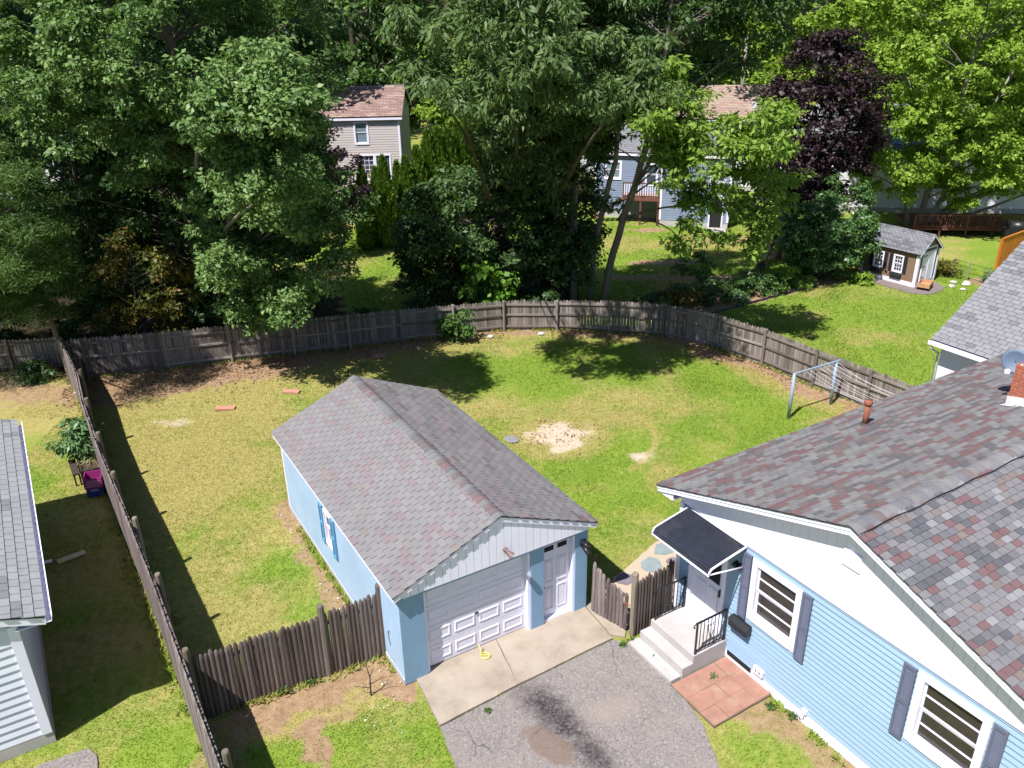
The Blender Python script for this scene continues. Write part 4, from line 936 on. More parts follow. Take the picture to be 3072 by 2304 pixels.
fence('picket_fence', 'dark low section of fence behind the left neighbour yard', [(-24.5, 30.9), (-22.2, 31.1), (-20, 31.3), (-17.9, 31.5)], [1.35, 1.32, 1.3, 1.3], .14, picket_flat(.12, M['fence']), +1, (M['fence'], M['fence'], M['fence']), postside=-.05, seed=15, posts=(0, 1, 2))
tp = empty('corner_post', (-17.75, 30.95, 0), 0, 'tall leaning square timber post at the back left fence corner', 'post')
mb = MB(); mb.bar((.15, -.1, -.05), (-.12, .12, 2.15), .13); mb.build('timber', M['postw'], tp)
gp = empty('corner_post', (1.86, 16.28, 0), 0, 'thin brown post against the right corner of garage', 'post'); mb = MB(); mb.tube([(0, 0, 0), (.0, .02, 1.5)], .035, 7); mb.build('timber', M['stock'], gp)
# gate leaf with a scooped top
gt = empty('gate', (1.80, 16.14, 0), math.atan2(15.40 - 16.14, 2.55 - 1.80), 'dark plank gate with a scooped top beside the garage', 'gate')
GLEN = math.hypot(.75, .74); pk = picket_round(.10, M['stockside'], .07); r = random.Random(8); n = 10
for k in range(n):
    t = (k + .5) / n; h = 1.46 - .42 * math.sin(t * math.pi / 2) ** .9 + r.uniform(-.03, .03)
    obj('plank', pk, gt, T(t * GLEN, 0, .06 + r.uniform(-.02, .03)) @ Matrix.Rotation(r.gauss(0, .02), 4, 'Y') @ Matrix.Diagonal((1.05, 1, h, 1)))
for z in (.35, .95): mb = MB(); mb.box(.02, GLEN - .02, .005, .045, z, z + .08); mb.build('rail', M['stock'], gt)
mb = MB(); mb.tube([(GLEN - .08, -.06, .86), (GLEN + .1, -.05, .84)], .014, 6); mb.tube([(GLEN + .04, -.06, .86), (GLEN + .04, -.08, .66)], .01, 6); mb.build('latch', M['rust'], gt)

# ------------------------------------------------------------------ clothes line
def lframe(x0, y0, x1, y1, h, lab):
    t = empty('clothesline_frame', (x0, y0, 0), 0, lab, 'clothesline')
    d = Vector((x1 - x0, y1 - y0, 0)); 
    for q, top in ((Vector((0, 0, 0)), Vector((.02, .03, h))), (d, d + Vector((-.02, .03, h - .04)))):
        mb = MB(); mb.tube([q + Vector((0, 0, -.05)), top], .058, 10); p_ = mb.build('post', M['bluesteel'], t, True)
    mb = MB(); mb.bar(Vector((.0, .03, h - .02)) - d * .0, d * 1.08 + Vector((0, .03, h - .03)), .06, .045); mb.build('crossbar', M['bluesteel'], t)
    return t
lframe(9.50, 25.93, 11.32, 26.96, 1.67, 'blue grey steel clothesline frame standing on the lawn')
lframe(11.3, 22.75, 13.1, 23.8, 1.60, 'second clothesline frame hidden beside the blue house')
r = random.Random(3)
for k in range(8):
    t = .26 + k * .105; a = Vector((9.5 + 1.82 * t, 25.96 + 1.03 * t, 1.63)); b = Vector((11.3 + 1.8 * t, 22.75 + 1.05 * t, 1.56)); mid = (a + b) / 2 - Vector((0, 0, r.uniform(.12, .3)))
    mb = MB(); mb.tube([a.lerp(b, s) - Vector((0, 0, 4 * s * (1 - s) * (a.z / 2 + b.z / 2 - mid.z))) for s in [i / 10 for i in range(11)]], .0035, 4)
    tag(mb.build('washing_line', M['white'], None), 'thin white washing line strung from the steel frame', 'line', 'washing lines')

# ------------------------------------------------------------------ neighbour on the left
LU = (math.cos(GYAW), math.sin(GYAW))
lh = empty('neighbour_house', (-9.34, 12.52, 0), GYAW, 'white sided neighbour house with pale grey roof at the left edge', 'house')
LB, LAW, LZ = 9.0, 8.0, 3.08
lfr = lambda a, o, z: Vector((a, -o, z)); lrt = lambda a, o, z: Vector((o, a, z))
M['siding_w'] = paint('siding_white', (.66, .67, .74), .5, .05, 2, 40, .05)
M['siding_g'] = paint('siding_side', (.62, .64, .70), .55, .05, 2, 40, .05)
mb = MB(); mb.box(-LAW + .1, -.06, .06, LB - .06, 0, LZ); mb.build('inner_wall', M['siding_g'], lh)
mb = MB(); mb.box(-LAW, .03, -.03, LB, -.05, .28); mb.build('foundation', M['conc'], lh)
clap(lh, lfr, -LAW, -.16, .28, 3.0, .19, M['siding_w'], proud=.035, name='clapboard')
clap(lh, lrt, .0, LB, .28, LZ - .1, .19, M['siding_g'], proud=.012)
part(lh, 'corner_board', M['white2'], lfr, (-.16, .02, -.02, .055, .28, LZ - .1)); part(lh, 'corner_board', M['white2'], lfr, (-1.42, -1.2, -.02, .055, .1, LZ - .1))
LOS, LOF, LSL = .48, .18, .36; RID = -4.0; LZR = LZ + (RID * -1 + LOS) * LSL
mb = MB(); mb.extr([Vector((LOS, -LOF, LZ - .005)), Vector((RID, -LOF, LZR - .005)), Vector((RID, -LOF, LZR - .04)), Vector((LOS, -LOF, LZ - .04))], (0, LB + 2 * LOF, 0)); mb.build('roof_deck', M['roofdeck'], lh)
mb = MB(); mb.extr([Vector((2 * RID - LOS, -LOF, LZ - .005)), Vector((RID, -LOF, LZR - .005)), Vector((RID, -LOF, LZR - .04)), Vector((2 * RID - LOS, -LOF, LZ - .04))], (0, LB + 2 * LOF, 0)); mb.build('roof_deck', M['roofdeck'], lh)
mb = MB(); mb.extr([Vector((-.05, 0, 2.98)), Vector((-LAW, 0, 2.98)), Vector((RID, 0, LZR - .08))], (0, .05, 0)); mb.build('gable_wall', M['white2'], lh)
mb = MB(); mb.extr([Vector((-.05, LB - .06, 2.98)), Vector((-LAW, LB - .06, 2.98)), Vector((RID, LB - .06, LZR - .08))], (0, .05, 0)); mb.build('gable_wall', M['white2'], lh)
mb = MB(); mb.extr([Vector((LOS, -LOF + .01, LZ - .2)), Vector((RID, -LOF + .01, LZR - .2)), Vector((RID, -LOF + .01, LZR - .042)), Vector((LOS, -LOF + .01, LZ - .042))], (0, .03, 0)); mb.build('rake_board', M['white2'], lh)
mb = MB(); mb.extr([Vector((LOS, -LOF + .045, LZ - .18)), Vector((-.02, -LOF + .045, LZ - .18)), Vector((-.02, -LOF + .045, LZ - .165)), Vector((LOS, -LOF + .045, LZ - .165))], (0, LB + LOF, 0)); mb.build('soffit', M['white2'], lh)
mb = MB(); q = LOS + .005
prof = [(q, LZ - .16), (q + .10, LZ - .16), (q + .13, LZ - .03), (q + .115, LZ - .03), (q + .09, LZ - .145), (q + .012, LZ - .145), (q + .012, LZ - .03), (q, LZ - .03)]
n8 = len(prof); mb.extr([Vector((x, -LOF, z)) for x, z in prof], (0, LB + 2 * LOF, 0)); mb.build('gutter', M['white'], lh)
usl = Vector((-1, 0, LSL)).normalized(); shingle_roof(lh, [dict(o=(LOS + .03, -LOF - .02, LZ - .002), e=(0, 1, 0), s=usl, length=LB + 2 * LOF + .04, slope=(LOS - RID) / -usl.x - .02, w=.26, ex=.19, mats=[(SH['lgrey'], 5), (SH['lgrey2'], 4), (SH['ldark'], .8)], seed=21)])
mb = MB(); dsy = 6.55; mb.tube([(LOS + .06, dsy, LZ - .15), (LOS + .06, dsy, LZ - .3), (.07, dsy, LZ - .55), (.07, dsy, .25), (.12, dsy, .12), (.5, dsy, .08)], .045, 7); mb.build('downspout', M['white2'], lh, True)
sb = empty('splash_block', tuple(fr(-9.34, 12.52, GYAW)(.95, 6.55, 0)), GYAW + .15, 'pale timber splash board under the neighbour downspout', 'board'); mb = MB(); mb.box(-.35, .35, -.09, .09, 0.005, .05); mb.build('board', M['cedar'], sb); M['plank'] = paint('pale_plank', (.62, .50, .32), .8, .2, 6, 50, .2); sb.children[0].data.materials[0] = M['plank']

# ------------------------------------------------------------------ neighbour on the right
rh = empty('neighbour_house', (14.2, 25.75, 0), HYAW, 'white neighbour house with grey architectural shingles at the right edge', 'house')
mb = MB(); mb.box(.06, 7.9, .06, 9.9, 0, 2.9); mb.build('inner_wall', M['white2'], rh)
clap(rh, lfr, 0, 2.2, .3, 2.75, .16, M['white'], proud=.012); clap(rh, lambda a, o, z: Vector((-o, a, z)), 0, 10, .3, 2.75, .16, M['white'], proud=.012)
RZ, RSL = 2.92, .62; mb = MB(); mb.extr([Vector((-.2, -.32, RZ)), Vector((-.2, 5, RZ + 5.32 * RSL)), Vector((-.2, 5, RZ + 5.32 * RSL - .05)), Vector((-.2, -.32, RZ - .05))], (8.3, 0, 0)); mb.build('roof_deck', M['roofdeck'], rh)
mb = MB(); mb.extr([Vector((-.2, 10.32, RZ)), Vector((-.2, 5, RZ + 5.32 * RSL)), Vector((-.2, 5, RZ + 5.32 * RSL - .05)), Vector((-.2, 10.32, RZ - .05))], (8.3, 0, 0)); mb.build('roof_deck', M['roofdeck'], rh)
mb = MB(); mb.extr([Vector((0.02, .1, 2.7)), Vector((0.02, 9.9, 2.7)), Vector((0.02, 5, 2.7 + 4.9 * RSL + .1))], (.05, 0, 0)); mb.build('gable_wall', M['white'], rh)
mb = MB(); mb.extr([Vector((-.205, -.3, RZ - .2)), Vector((-.205, 5, RZ + 5.3 * RSL - .2)), Vector((-.205, 5, RZ + 5.3 * RSL - .02)), Vector((-.205, -.3, RZ - .02))], (.03, 0, 0)); mb.build('rake_board', M['white'], rh)
mb = MB(); mb.box(-.18, 8, -.3, -.01, RZ - .2, RZ - .18); mb.build('soffit', M['white2'], rh)
mb = MB(); mb.box(-.2, 2.2, -.335, -.3, RZ - .19, RZ - .03); mb.box(-.24, 2.2, -.45, -.34, RZ - .15, RZ - .13); mb.box(-.24, 2.2, -.47, -.45, RZ - .15, RZ - .02); mb.build('gutter', M['white'], rh)
mb = MB(); mb.tube([(-.14, -.4, RZ - .14), (-.14, -.38, RZ - .3), (-.06, -.06, RZ - .5), (-.06, -.06, .2)], .04, 6); mb.build('downspout', M['white'], rh, True)
part(rh, 'bulkhead', M['white'], lfr, (-.75, -.12, .0, .9, 0, .75)); 
us_ = Vector((0, 1, RSL)).normalized()
shingle_roof(rh, [dict(o=(-.22, -.36, RZ - .0), e=(1, 0, 0), s=us_, length=5.5, slope=5.3 / us_.y, w=.30, ex=.165, mats=[(SH['ngrey'], 5), (SH['ngrey2'], 3), (SH['ndark'], 1.6)], seed=31)])

# ------------------------------------------------------------------ garden shed
sh = empty('garden_shed', (18.0, 41.74, 0), math.atan2(-.807, .59), 'small brown garden shed with white trim, black shutters and grey roof', 'shed')
SW, SD_, SE, SR = 2.9, 1.75, 1.68, 2.5
M['brownsid'] = paint('shed_brown', (.20, .13, .085), .7, .12, 3, 50, .1); M['blk'] = paint('shutter_black', (.02, .021, .028), .5, .2, 6, 60, .05)
sfr = lambda a, o, z: Vector((a, -o, z)); srt = lambda a, o, z: Vector((SW + o, a, z))
mb = MB(); mb.box(.05, SW - .06, .12, SD_ - .05, 0, SE); mb.build('inner_wall', M['dark'], sh)
SWN = [(.58, 1.12, .58, 1.42), (1.62, 2.16, .55, 1.42)]
part(sh, 'sheathing', M['brownsid'], sfr, (.02, .58, -.06, -.004, .2, SE), (1.12, 1.62, -.06, -.004, .2, SE), (2.16, SW - .02, -.06, -.004, .2, SE), (.58, 1.12, -.06, -.004, .2, .58), (1.62, 2.16, -.06, -.004, .2, .55), (.58, 2.16, -.06, -.004, 1.42, SE))
clap(sh, sfr, .0, SW - .1, .22, SE - .06, .13, M['brownsid'], SWN, .014); clap(sh, srt, .02, SD_, .22, SE, .13, M['brownsid'], (), .010)
part(sh, 'base_trim', M['white'], sfr, (-.02, SW + .02, -.03, .03, 0.02, .22)); part(sh, 'base_trim', M['white'], srt, (.0, SD_, -.03, .03, 0.02, .2))
part(sh, 'corner_board', M['white'], sfr, (SW - .12, SW + .03, -.1, .032, .22, SE)); part(sh, 'corner_board', M['white'], sfr, (-.03, .07, -.06, .032, .22, SE)); part(sh, 'corner_board', M['white'], srt, (SD_ - .1, SD_ + .02, -.05, .035, .2, SE))
part(sh, 'frieze', M['white'], sfr, (-.08, SW + .08, .0, .05, SE - .06, SE + .01))
for (w0, w1, z0, z1) in SWN:
    window(sh, sfr, w0, w1, z0, z1, .05, (3, 2), True, .04, depth=-.02, barw=.02)
    for q in ((w0 - .2, w0 - .015), (w1 + .015, w1 + .2)): shutter(sh, sfr, q[0], q[1], z0 + .0, z1, M['blk'], False, .035)
    bx = part(sh, 'window_box', M['blk'], sfr, (w0 - .02, w1 + .02, .02, .16, z0 - .2, z0 - .04))
part(sh, 'door', M['white2'], srt, (.28, 1.42, .012, .04, .22, 1.62))
for q in (.28, .83, 1.36): part(sh, 'door_batten', M['white'], srt, (q, q + .06, .04, .055, .22, 1.62))
for z in (.42, .95, 1.5): part(sh, 'hinge', M['black'], srt, (.3, .62, .056, .066, z, z + .04))
part(sh, 'transom', M['white'], srt, (.26, 1.44, .012, .05, 1.64, 1.92)); 
for k in range(6): part(sh, 'pane', M['dark'], srt, (.34 + k * .175, .48 + k * .175, .05, .055, 1.70, 1.86))
mb = MB(); mb.extr([Vector((SW - .02, .0, SE)), Vector((SW - .02, SD_, SE)), Vector((SW - .02, SD_ / 2, SR - .06))], (.03, 0, 0)); mb.build('gable_wall', M['brownsid'], sh)
mb = MB(); mb.extr([Vector((.0, .0, SE)), Vector((.0, SD_, SE)), Vector((.0, SD_ / 2, SR - .06))], (.03, 0, 0)); mb.build('gable_wall', M['brownsid'], sh)
ssl_ = (SR - SE) / (SD_ / 2 + .14)
for s in (0, 1):
    y0 = -.14 if s == 0 else SD_ + .14
    mb = MB(); mb.extr([Vector((-.12, y0, SE - .0)), Vector((-.12, SD_ / 2, SR)), Vector((-.12, SD_ / 2, SR - .04)), Vector((-.12, y0, SE - .04))], (SW + .24, 0, 0)); mb.build('roof_deck', M['roofdeck'], sh)
    mb = MB(); mb.extr([Vector((SW + .12, y0, SE - .09)), Vector((SW + .12, SD_ / 2, SR - .09)), Vector((SW + .12, SD_ / 2, SR + .0)), Vector((SW + .12, y0, SE + .0))], (.03, 0, 0)); mb.build('rake_board', M['white'], sh)
us_ = Vector((0, 1, ssl_)).normalized(); us2_ = Vector((0, -1, ssl_)).normalized(); q = (SD_ / 2 + .14) / us_.y
shingle_roof(sh, [dict(o=(-.14, -.16, SE + .002), e=(1, 0, 0), s=us_, length=SW + .27, slope=q, w=.22, ex=.11, mats=[(SH['sgrey'], 5), (SH['sdark'], 3), (SH['ngrey2'], 1)], seed=41),
                  dict(o=(-.14, SD_ + .16, SE + .002), e=(1, 0, 0), s=us2_, length=SW + .27, slope=q, w=.22, ex=.11, mats=[(SH['sgrey'], 5), (SH['sdark'], 3)], seed=42)])
ridge_caps(sh, (-.14, SD_ / 2, SR + .0), (1, 0, 0), 16, .197, .1, .06, [SH['sgrey'], SH['sdark']], 4, .02)
SP = fr(18.0, 41.74, math.atan2(-.807, .59))
pad = tag(flat('shed_pad', [SP(-.35, -.55)[:2], SP(1.5, -.8)[:2], SP(3.2, -.95)[:2], SP(4.0, -.3)[:2], SP(3.9, 1.2)[:2], SP(2.5, 1.9)[:2], SP(-.3, 1.8)[:2]], -.03, .02, paint('slate_pad', (.17, .135, .13), .9, .3, 5, 60, .4), None, 5, .06), 'dark stone pad around the brown garden shed', None, None, 'structure')
wg = empty('garden_cart', tuple(SP(3.3, .25, .0)), math.atan2(-.807, .59) + .3, 'low wooden garden cart parked at the shed door', 'cart')
mb = MB(); mb.box(-.28, .28, -.42, .42, .16, .2); 
for b_ in ((-.28, -.25, -.42, .42), (.25, .28, -.42, .42), (-.25, .25, -.42, -.39), (-.25, .25, .39, .42)): mb.box(b_[0], b_[1], b_[2], b_[3], .2, .36)
mb.build('cart_box', M['cedar'], wg)
for x in (-.26, .26):
    for y in (-.3, .3): mb = MB(); mb.tube([(x - .03, y, .09), (x + .03, y, .09)], .09, 10); mb.build('wheel', M['black'], wg)
mb = MB(); mb.tube([(0, -.42, .3), (-.05, -.55, .75)], .015, 5); mb.build('handle', M['steel'], wg)
fb = empty('bird_bath', tuple(SP(-.35, .1, 0)), 0, 'small orange terracotta bird bath at the left of shed', 'bird bath'); M['terra'] = paint('terracotta', (.5, .2, .09), .8, .12, 5, 50, .2)
mb = MB(); mb.tube([(0, 0, 0), (0, 0, .3), (0, 0, .42)], [.1, .06, .08], 8); mb.build('pedestal', M['terra'], fb, True); mb = MB(); mb.tube([(0, 0, .4), (0, 0, .44), (0, 0, .5)], [.1, .26, .32], 12); mb.build('bowl', M['terra'], fb, True)
# orange cedar fence, posts by the bed
of = empty('cedar_fence', (25.0, 41.8, 0), math.atan2(3.2, 4.2), 'bright orange stained cedar board fence beyond the shed', 'fence')
for k in range(34): mb = MB(); mb.box(k * .15, k * .15 + .146, -.01, .012, 0.03, 1.68); mb.build('board', M['orange'], of)
mb = MB(); mb.box(-.02, 5.1, -.04, .045, 1.68, 1.73); mb.build('cap_rail', M['orange'], of)
for k in range(3): mb = MB(); mb.box(k * 2.4 - .05, k * 2.4 + .05, .015, .115, 0, 1.675); mb.build('post', M['orange'], of)
bp = empty('wire_fence', (22.75, 40.33, 0), 0, 'low wire garden fence with brown posts beside the shed bed', 'fence')
pm = post_mesh(.04, M['postw'])
for q in ((0, 0), (.5, -.9), (-.35, .75)): obj('post', pm, bp, T(q[0], q[1], 0) @ Matrix.Diagonal((1, 1, .95, 1)))
for z in (.15, .4, .65, .88): mb = MB(); mb.tube([(-.35, .75, z), (0, 0, z), (.5, -.9, z)], .008, 4); mb.build('wire', M['black'], bp)
mf = empty('metal_fence', (7.0, 36.6, 0), 0, 'low black pipe rail fence through the shrub bed', 'fence')
mp_ = [(0, 0), (2.0, 1.15), (3.6, 2.1), (5.2, 3.1), (7.2, 4.2), (9.0, 5.0)]; pm = post_mesh(.028, M['black'])
for q in mp_: obj('post', pm, mf, T(q[0], q[1], 0) @ Matrix.Diagonal((1, 1, 1.05, 1)))
mb = MB(); mb.tube([(q[0], q[1], 1.05) for q in mp_], .025, 6); mb.build('top_rail', M['black'], mf)
mb = MB(); mb.tube([(q[0], q[1], .12) for q in mp_], .012, 5); mb.build('wire', M['black'], mf)
mb = MB(); mb.tube([(8.4, 35.9, .03), (10.6, 37.2, .03), (12.9, 38.6, .03), (15.4, 40.1, .03)], .05, 6); tag(mb.build('bed_edging', M['black'], None), 'dark edging strip between shrub bed and right lawn', 'edging')

# ------------------------------------------------------------------ houses beyond the trees
M['beige'] = paint('siding_beige', (.50, .45, .44), .6, .05, 1.5, 30, .05); M['bluegrey'] = paint('siding_bluegrey', (.20, .245, .34), .6, .07, 1.5, 30, .05)
M['farwhite'] = paint('siding_far_white', (.66, .66, .68), .6, .05, 1.5, 30, .05); M['bluepanel'] = paint('blue_panel', (.05, .10, .42), .35, .15, 5, 40, .05)
M['winfar'] = glass_mat('far_glass', (.05, .07, .09), .1, .9); M['winfar2'] = glass_mat('far_glass_pale', (.17, .24, .27), .2, .95)
def far_house(name, label, loc, rz, w, d, zw, rise, wall, roofm, ridge='x', ex=.16, over=.3, boards=True, z0=0.3, openings=(), front_top=None, seed=50):
    h = empty(name, (loc[0], loc[1], 0), rz, label, 'house')
    mb = MB(); mb.box(.05, w - .05, .3, d - .05, 0, zw); mb.build('inner_wall', M['interior'], h)
    mb = MB(); mb.box(.0, w, .0, d, -.05, z0); mb.build('foundation', M['conc'], h)
    lf = lambda a, o, z: Vector((-o, a, z)); rf = lambda a, o, z: Vector((w + o, a, z)); ff = lambda a, o, z: Vector((a, -o, z)); bf = lambda a, o, z: Vector((a, d + o, z))
    clap(h, ff, .08, w - .08, z0, zw, ex, wall, openings, .022)
    for fn in (lf, rf): clap(h, fn, .02, d, z0, zw, ex * 2, wall, (), .022)
    mb = MB(); mb.box(.02, w - .02, d - .1, d, z0, zw); mb.build('back_wall', wall, h)
    part(h, 'corner_board', M['white'], ff, (-.03, .09, -.08, .032, z0, zw)); part(h, 'corner_board', M['white'], ff, (w - .09, w + .03, -.08, .032, z0, zw))
    slp = []
    if ridge == 'x':
        sl_ = rise / (d / 2 + over)
        for s in (0, 1):
            y0 = -over if s == 0 else d + over
            mb = MB(); mb.extr([Vector((-over, y0, zw)), Vector((-over, d / 2, zw + rise)), Vector((-over, d / 2, zw + rise - .06)), Vector((-over, y0, zw - .06))], (w + 2 * over, 0, 0)); mb.build('roof_deck', M['roofdeck'], h)
            mb = MB(); mb.box(-over, w + over, min(y0, y0 + .03 - .06 * s), max(y0, y0 + .03 - .06 * s), zw - .2, zw - .062); mb.build('eave_fascia', M['white'], h)
        u_ = Vector((0, 1, sl_)).normalized(); slp.append(dict(o=(-over - .02, -over - .03, zw + .004), e=(1, 0, 0), s=u_, length=w + 2 * over + .04, slope=(d / 2 + over) / u_.y, w=.36, ex=.2, mats=roofm, seed=seed))
        for xx in (0.02, w - .07):
            mb = MB(); mb.extr([Vector((xx, 0, zw)), Vector((xx, d, zw)), Vector((xx, d / 2, zw + rise - .1))], (.05, 0, 0)); mb.build('gable_wall', wall if xx > 1 else wall, h)
        for xx in (-over - .02, w + over - .01):
            for y0 in (-over, d + over):
                mb = MB(); mb.extr([Vector((xx, y0, zw - .2)), Vector((xx, d / 2, zw + rise - .2)), Vector((xx, d / 2, zw + rise + .0)), Vector((xx, y0, zw + .0))], (.03, 0, 0)); mb.build('rake_board', M['white'], h)
    shingle_roof(h, slp, cap=150)
    return h, ff
# beige two storey house
OW = (2.85, 3.75, 4.95, 6.35); OS_ = (2.95, 5.0, 2.75, 4.35)
bh, ff = far_house('house', 'beige two storey house with brown roof seen left of the hedge', (-12.3, 53.9), 0.02, 5.65, 7.0, 6.62, 1.5, M['beige'], [(SH['brown'], 4), (SH['brown2'], 3), (SH['taup'], 1)], openings=[OW, OS_], ex=.15, seed=51, over=.2)
window(bh, ff, *OW, .1, (1, 1), True, .05, glass=M['winfar2'])
w_ = window(bh, ff, 2.95, 4.0, 2.75, 4.35, .08, (3, 5), False, .05, glass=M['winfar']); w_ = window(bh, ff, 4.0, 5.0, 2.75, 4.35, .08, (1, 1), False, .045, glass=M['winfar'])
dk = empty('deck', (-10.2, 52.6, 0), 0.02, 'orange cedar deck with lattice below at the beige house', 'deck')
mb = MB(); mb.box(0, 2.6, 0, 1.25, 2.42, 2.56); mb.build('platform', M['cedar'], dk)
for x in (.05, 1.3, 2.5): mb = MB(); mb.box(x, x + .1, 0.02, .12, 0, 2.42); mb.build('post', M['cedar'], dk)
mb = MB(); mb.box(0, 2.6, 0, .05, 3.36, 3.42); mb.build('hand_rail', M['cedar'], dk)
for k in range(17): mb = MB(); mb.box(.02 + k * .155, .06 + k * .155, 0.005, .04, 2.58, 3.36); mb.build('baluster', M['white2'], dk)
for k in range(20):
    for s in (-1, 1):
        x0 = k * .16 - .4; mb = MB(); a, b = Vector((x0, .06 + .01 * s, .35)), Vector((x0 + s * 1.9, .06 + .01 * s, 2.25))
        if s < 0: a.x += .9; b.x += .9
        t0, t1 = 0.0, 1.0
        d_ = b.x - a.x
        lo, hi = (.15 - a.x) / d_, (2.5 - a.x) / d_; t0, t1 = max(0, min(lo, hi)), min(1, max(lo, hi))
        if t1 - t0 > .05: mb.bar(a.lerp(b, t0), a.lerp(b, t1), .035, .01, 0, (0, 1, 0)); mb.build('lattice_slat', M['cedar'], dk)
# blue grey house with walkout
OD = (3.05, 3.75, .12, 1.95); B1 = (.55, 1.5, 2.75, 4.0); B2 = (2.9, 3.85, 2.75, 4.0); B0 = (-1, -.5, 0, 0)
bg_, ff = far_house('house', 'blue grey clapboard house with open basement door', (9.35, 52.15), -.287, 4.15, 6.0, 4.45, 1.5, M['bluegrey'], [(SH['sgrey'], 4), (SH['ngrey2'], 3)], openings=[OD, B1, B2], ex=.15, z0=.38, seed=52, over=.22)
window(bg_, ff, *B1, .1, (1, 1), True, .05, glass=M['winfar']); window(bg_, ff, *B2, .1, (1, 1), True, .05, glass=M['winfar'])
part(bg_, 'door_frame', M['white'], ff, (2.97, 3.05, -.1, .05, .1, 2.03), (3.75, 3.83, -.1, .05, .1, 2.03), (3.05, 3.75, -.1, .05, 1.95, 2.03)); part(bg_, 'door_opening', M['dark'], ff, (3.05, 3.75, -.2, .005, .02, 1.95))
part(bg_, 'door_sill', M['conc'], ff, (2.95, 4.1, .02, .9, 0.0, .06))
BP = fr(9.35, 52.15, -.287)
b2, ff2 = far_house('house', 'blue grey house wing behind the red deck', tuple(BP(-4.4, 1.6)[:2]), -.287, 4.3, 5.5, 4.15, 1.4, M['bluegrey'], [(SH['sgrey'], 4), (SH['ngrey2'], 3)], openings=[(.6, 1.7, 2.4, 3.6), (3.2, 4.0, 2.1, 3.5)], ex=.15, z0=.4, seed=53, over=.2)
window(b2, ff2, .6, 1.7, 2.4, 3.6, .12, (1, 1), True, .05, glass=M['winfar2']); window(b2, ff2, 3.2, 4.0, 2.1, 3.5, .1, (1, 1), True, .05, glass=M['winfar'])
rd = empty('deck', tuple(BP(-1.75, -.1)), -.287, 'dark red deck with white balusters at the blue grey house', 'deck')
mb = MB(); mb.box(-.6, 1.7, 0, 1.6, 1.5, 1.66); mb.build('platform', M['deckred'], rd)
for x in (-.58, .5, 1.58): mb = MB(); mb.box(x, x + .1, .02, .12, 0, 2.6); mb.build('post', M['deckred'], rd)
mb = MB(); mb.box(-.6, 1.7, 0, .06, 2.55, 2.61); mb.box(-.6, 1.7, .01, .05, 1.78, 1.83); mb.build('hand_rail', M['deckred'], rd)
for k in range(15): mb = MB(); mb.box(-.5 + k * .145, -.46 + k * .145, .015, .045, 1.83, 2.55); mb.build('baluster', M['white2'], rd)
for k in range(7): mb = MB(); mb.box(-1.5, -.62, .05 + k * .0, 1.0, 1.5 - (k + 1) * .2, 1.54 - (k + 1) * .2) if False else mb.box(-.62 - (k + 1) * .26, -.62 - k * .26, .1, 1.0, 1.42 - k * .2, 1.46 - k * .2); mb.build('stair_tread', M['deckred'], rd)
# taupe roofed house further back
tr_, ff = far_house('house', 'white house with taupe roof behind the blue grey house', (12.3, 61.5), -.03, 8.4, 7.0, 5.1, 1.85, M['farwhite'], [(SH['taup'], 5), (SH['brown2'], 2)], openings=[(1.2, 2.2, 3.2, 4.6), (5.2, 6.2, 3.2, 4.6)], seed=54)
window(tr_, ff, 1.2, 2.2, 3.2, 4.6, .1, (1, 1), True, .05, glass=M['winfar']); window(tr_, ff, 5.2, 6.2, 3.2, 4.6, .1, (1, 1), True, .05, glass=M['winfar'])
mb = MB(); mb.box(4.9, 5.25, .6, 1.0, 5.2, 6.05); mb.build('vent_stack', M['alu'], tr_)
mb = MB(); mb.box(6.9, 7.5, 3.2, 3.8, 6.6, 7.35); mb.build('chimney', M['white2'], tr_)
# white house behind the bright maple
wh, ff = far_house('house', 'white house with blue roof panels behind the bright maple', (20.5, 55.0), -.12, 15.0, 8.0, 3.9, 2.4, M['farwhite'], [(SH['sgrey'], 4), (SH['slate'], 3)], openings=[(2.0, 3.0, 1.6, 3.0), (6.0, 7.6, 1.4, 3.0), (10.5, 11.5, 1.6, 3.0)], seed=55)
for q in ((2.0, 3.0, 1.6, 3.0), (6.0, 7.6, 1.4, 3.0), (10.5, 11.5, 1.6, 3.0)): window(wh, ff, *q, .1, (1, 1), True, .05, glass=M['winfar'])
slw = 2.4 / 4.3; uw = Vector((0, 1, slw)).normalized(); nw = Vector((0, -slw, 1)).normalized()
for k in range(5):
    for j in range(2): mb = MB(); mb.obox(Vector((4.2 + k * 1.08, -.3, 3.9)) + uw * (1.4 + j * 1.7) + nw * .07, (.5, 0, 0), uw * .8, nw * .02); mb.build('roof_panel', M['bluepanel'], wh)
wdk = empty('deck', (23.6, 48.6, 0), -.1, 'low brown deck with railing behind the garden shed', 'deck')
mb = MB(); mb.box(0, 6.0, 0, 3.5, .38, .5); mb.build('platform', M['deckred'], wdk)
mb = MB(); mb.box(0, 6.0, 0, .06, 1.22, 1.28); mb.box(0, 6.0, 0.01, .05, .56, .6); mb.build('hand_rail', M['deckred'], wdk)
for k in range(5): mb = MB(); mb.box(k * 1.47, k * 1.47 + .1, .0, .1, 0, 1.3); mb.build('post', M['deckred'], wdk)
for k in range(44): mb = MB(); mb.box(.05 + k * .135, .085 + k * .135, .015, .045, .6, 1.22); mb.build('baluster', M['deckred'], wdk)
gr = empty('covered_grill', (28.7, 46.8, 0), -.3, 'black covered grill beside the orange cedar fence', 'grill')
mb = MB(); mb.box(-.7, .7, -.35, .35, 0, .85); mb.build('cover_skirt', M['black'], gr); mb = MB(); mb.tube([(-.55, 0, .95), (.55, 0, .95)], .33, 12); mb.build('cover_hood', M['black'], gr, True)
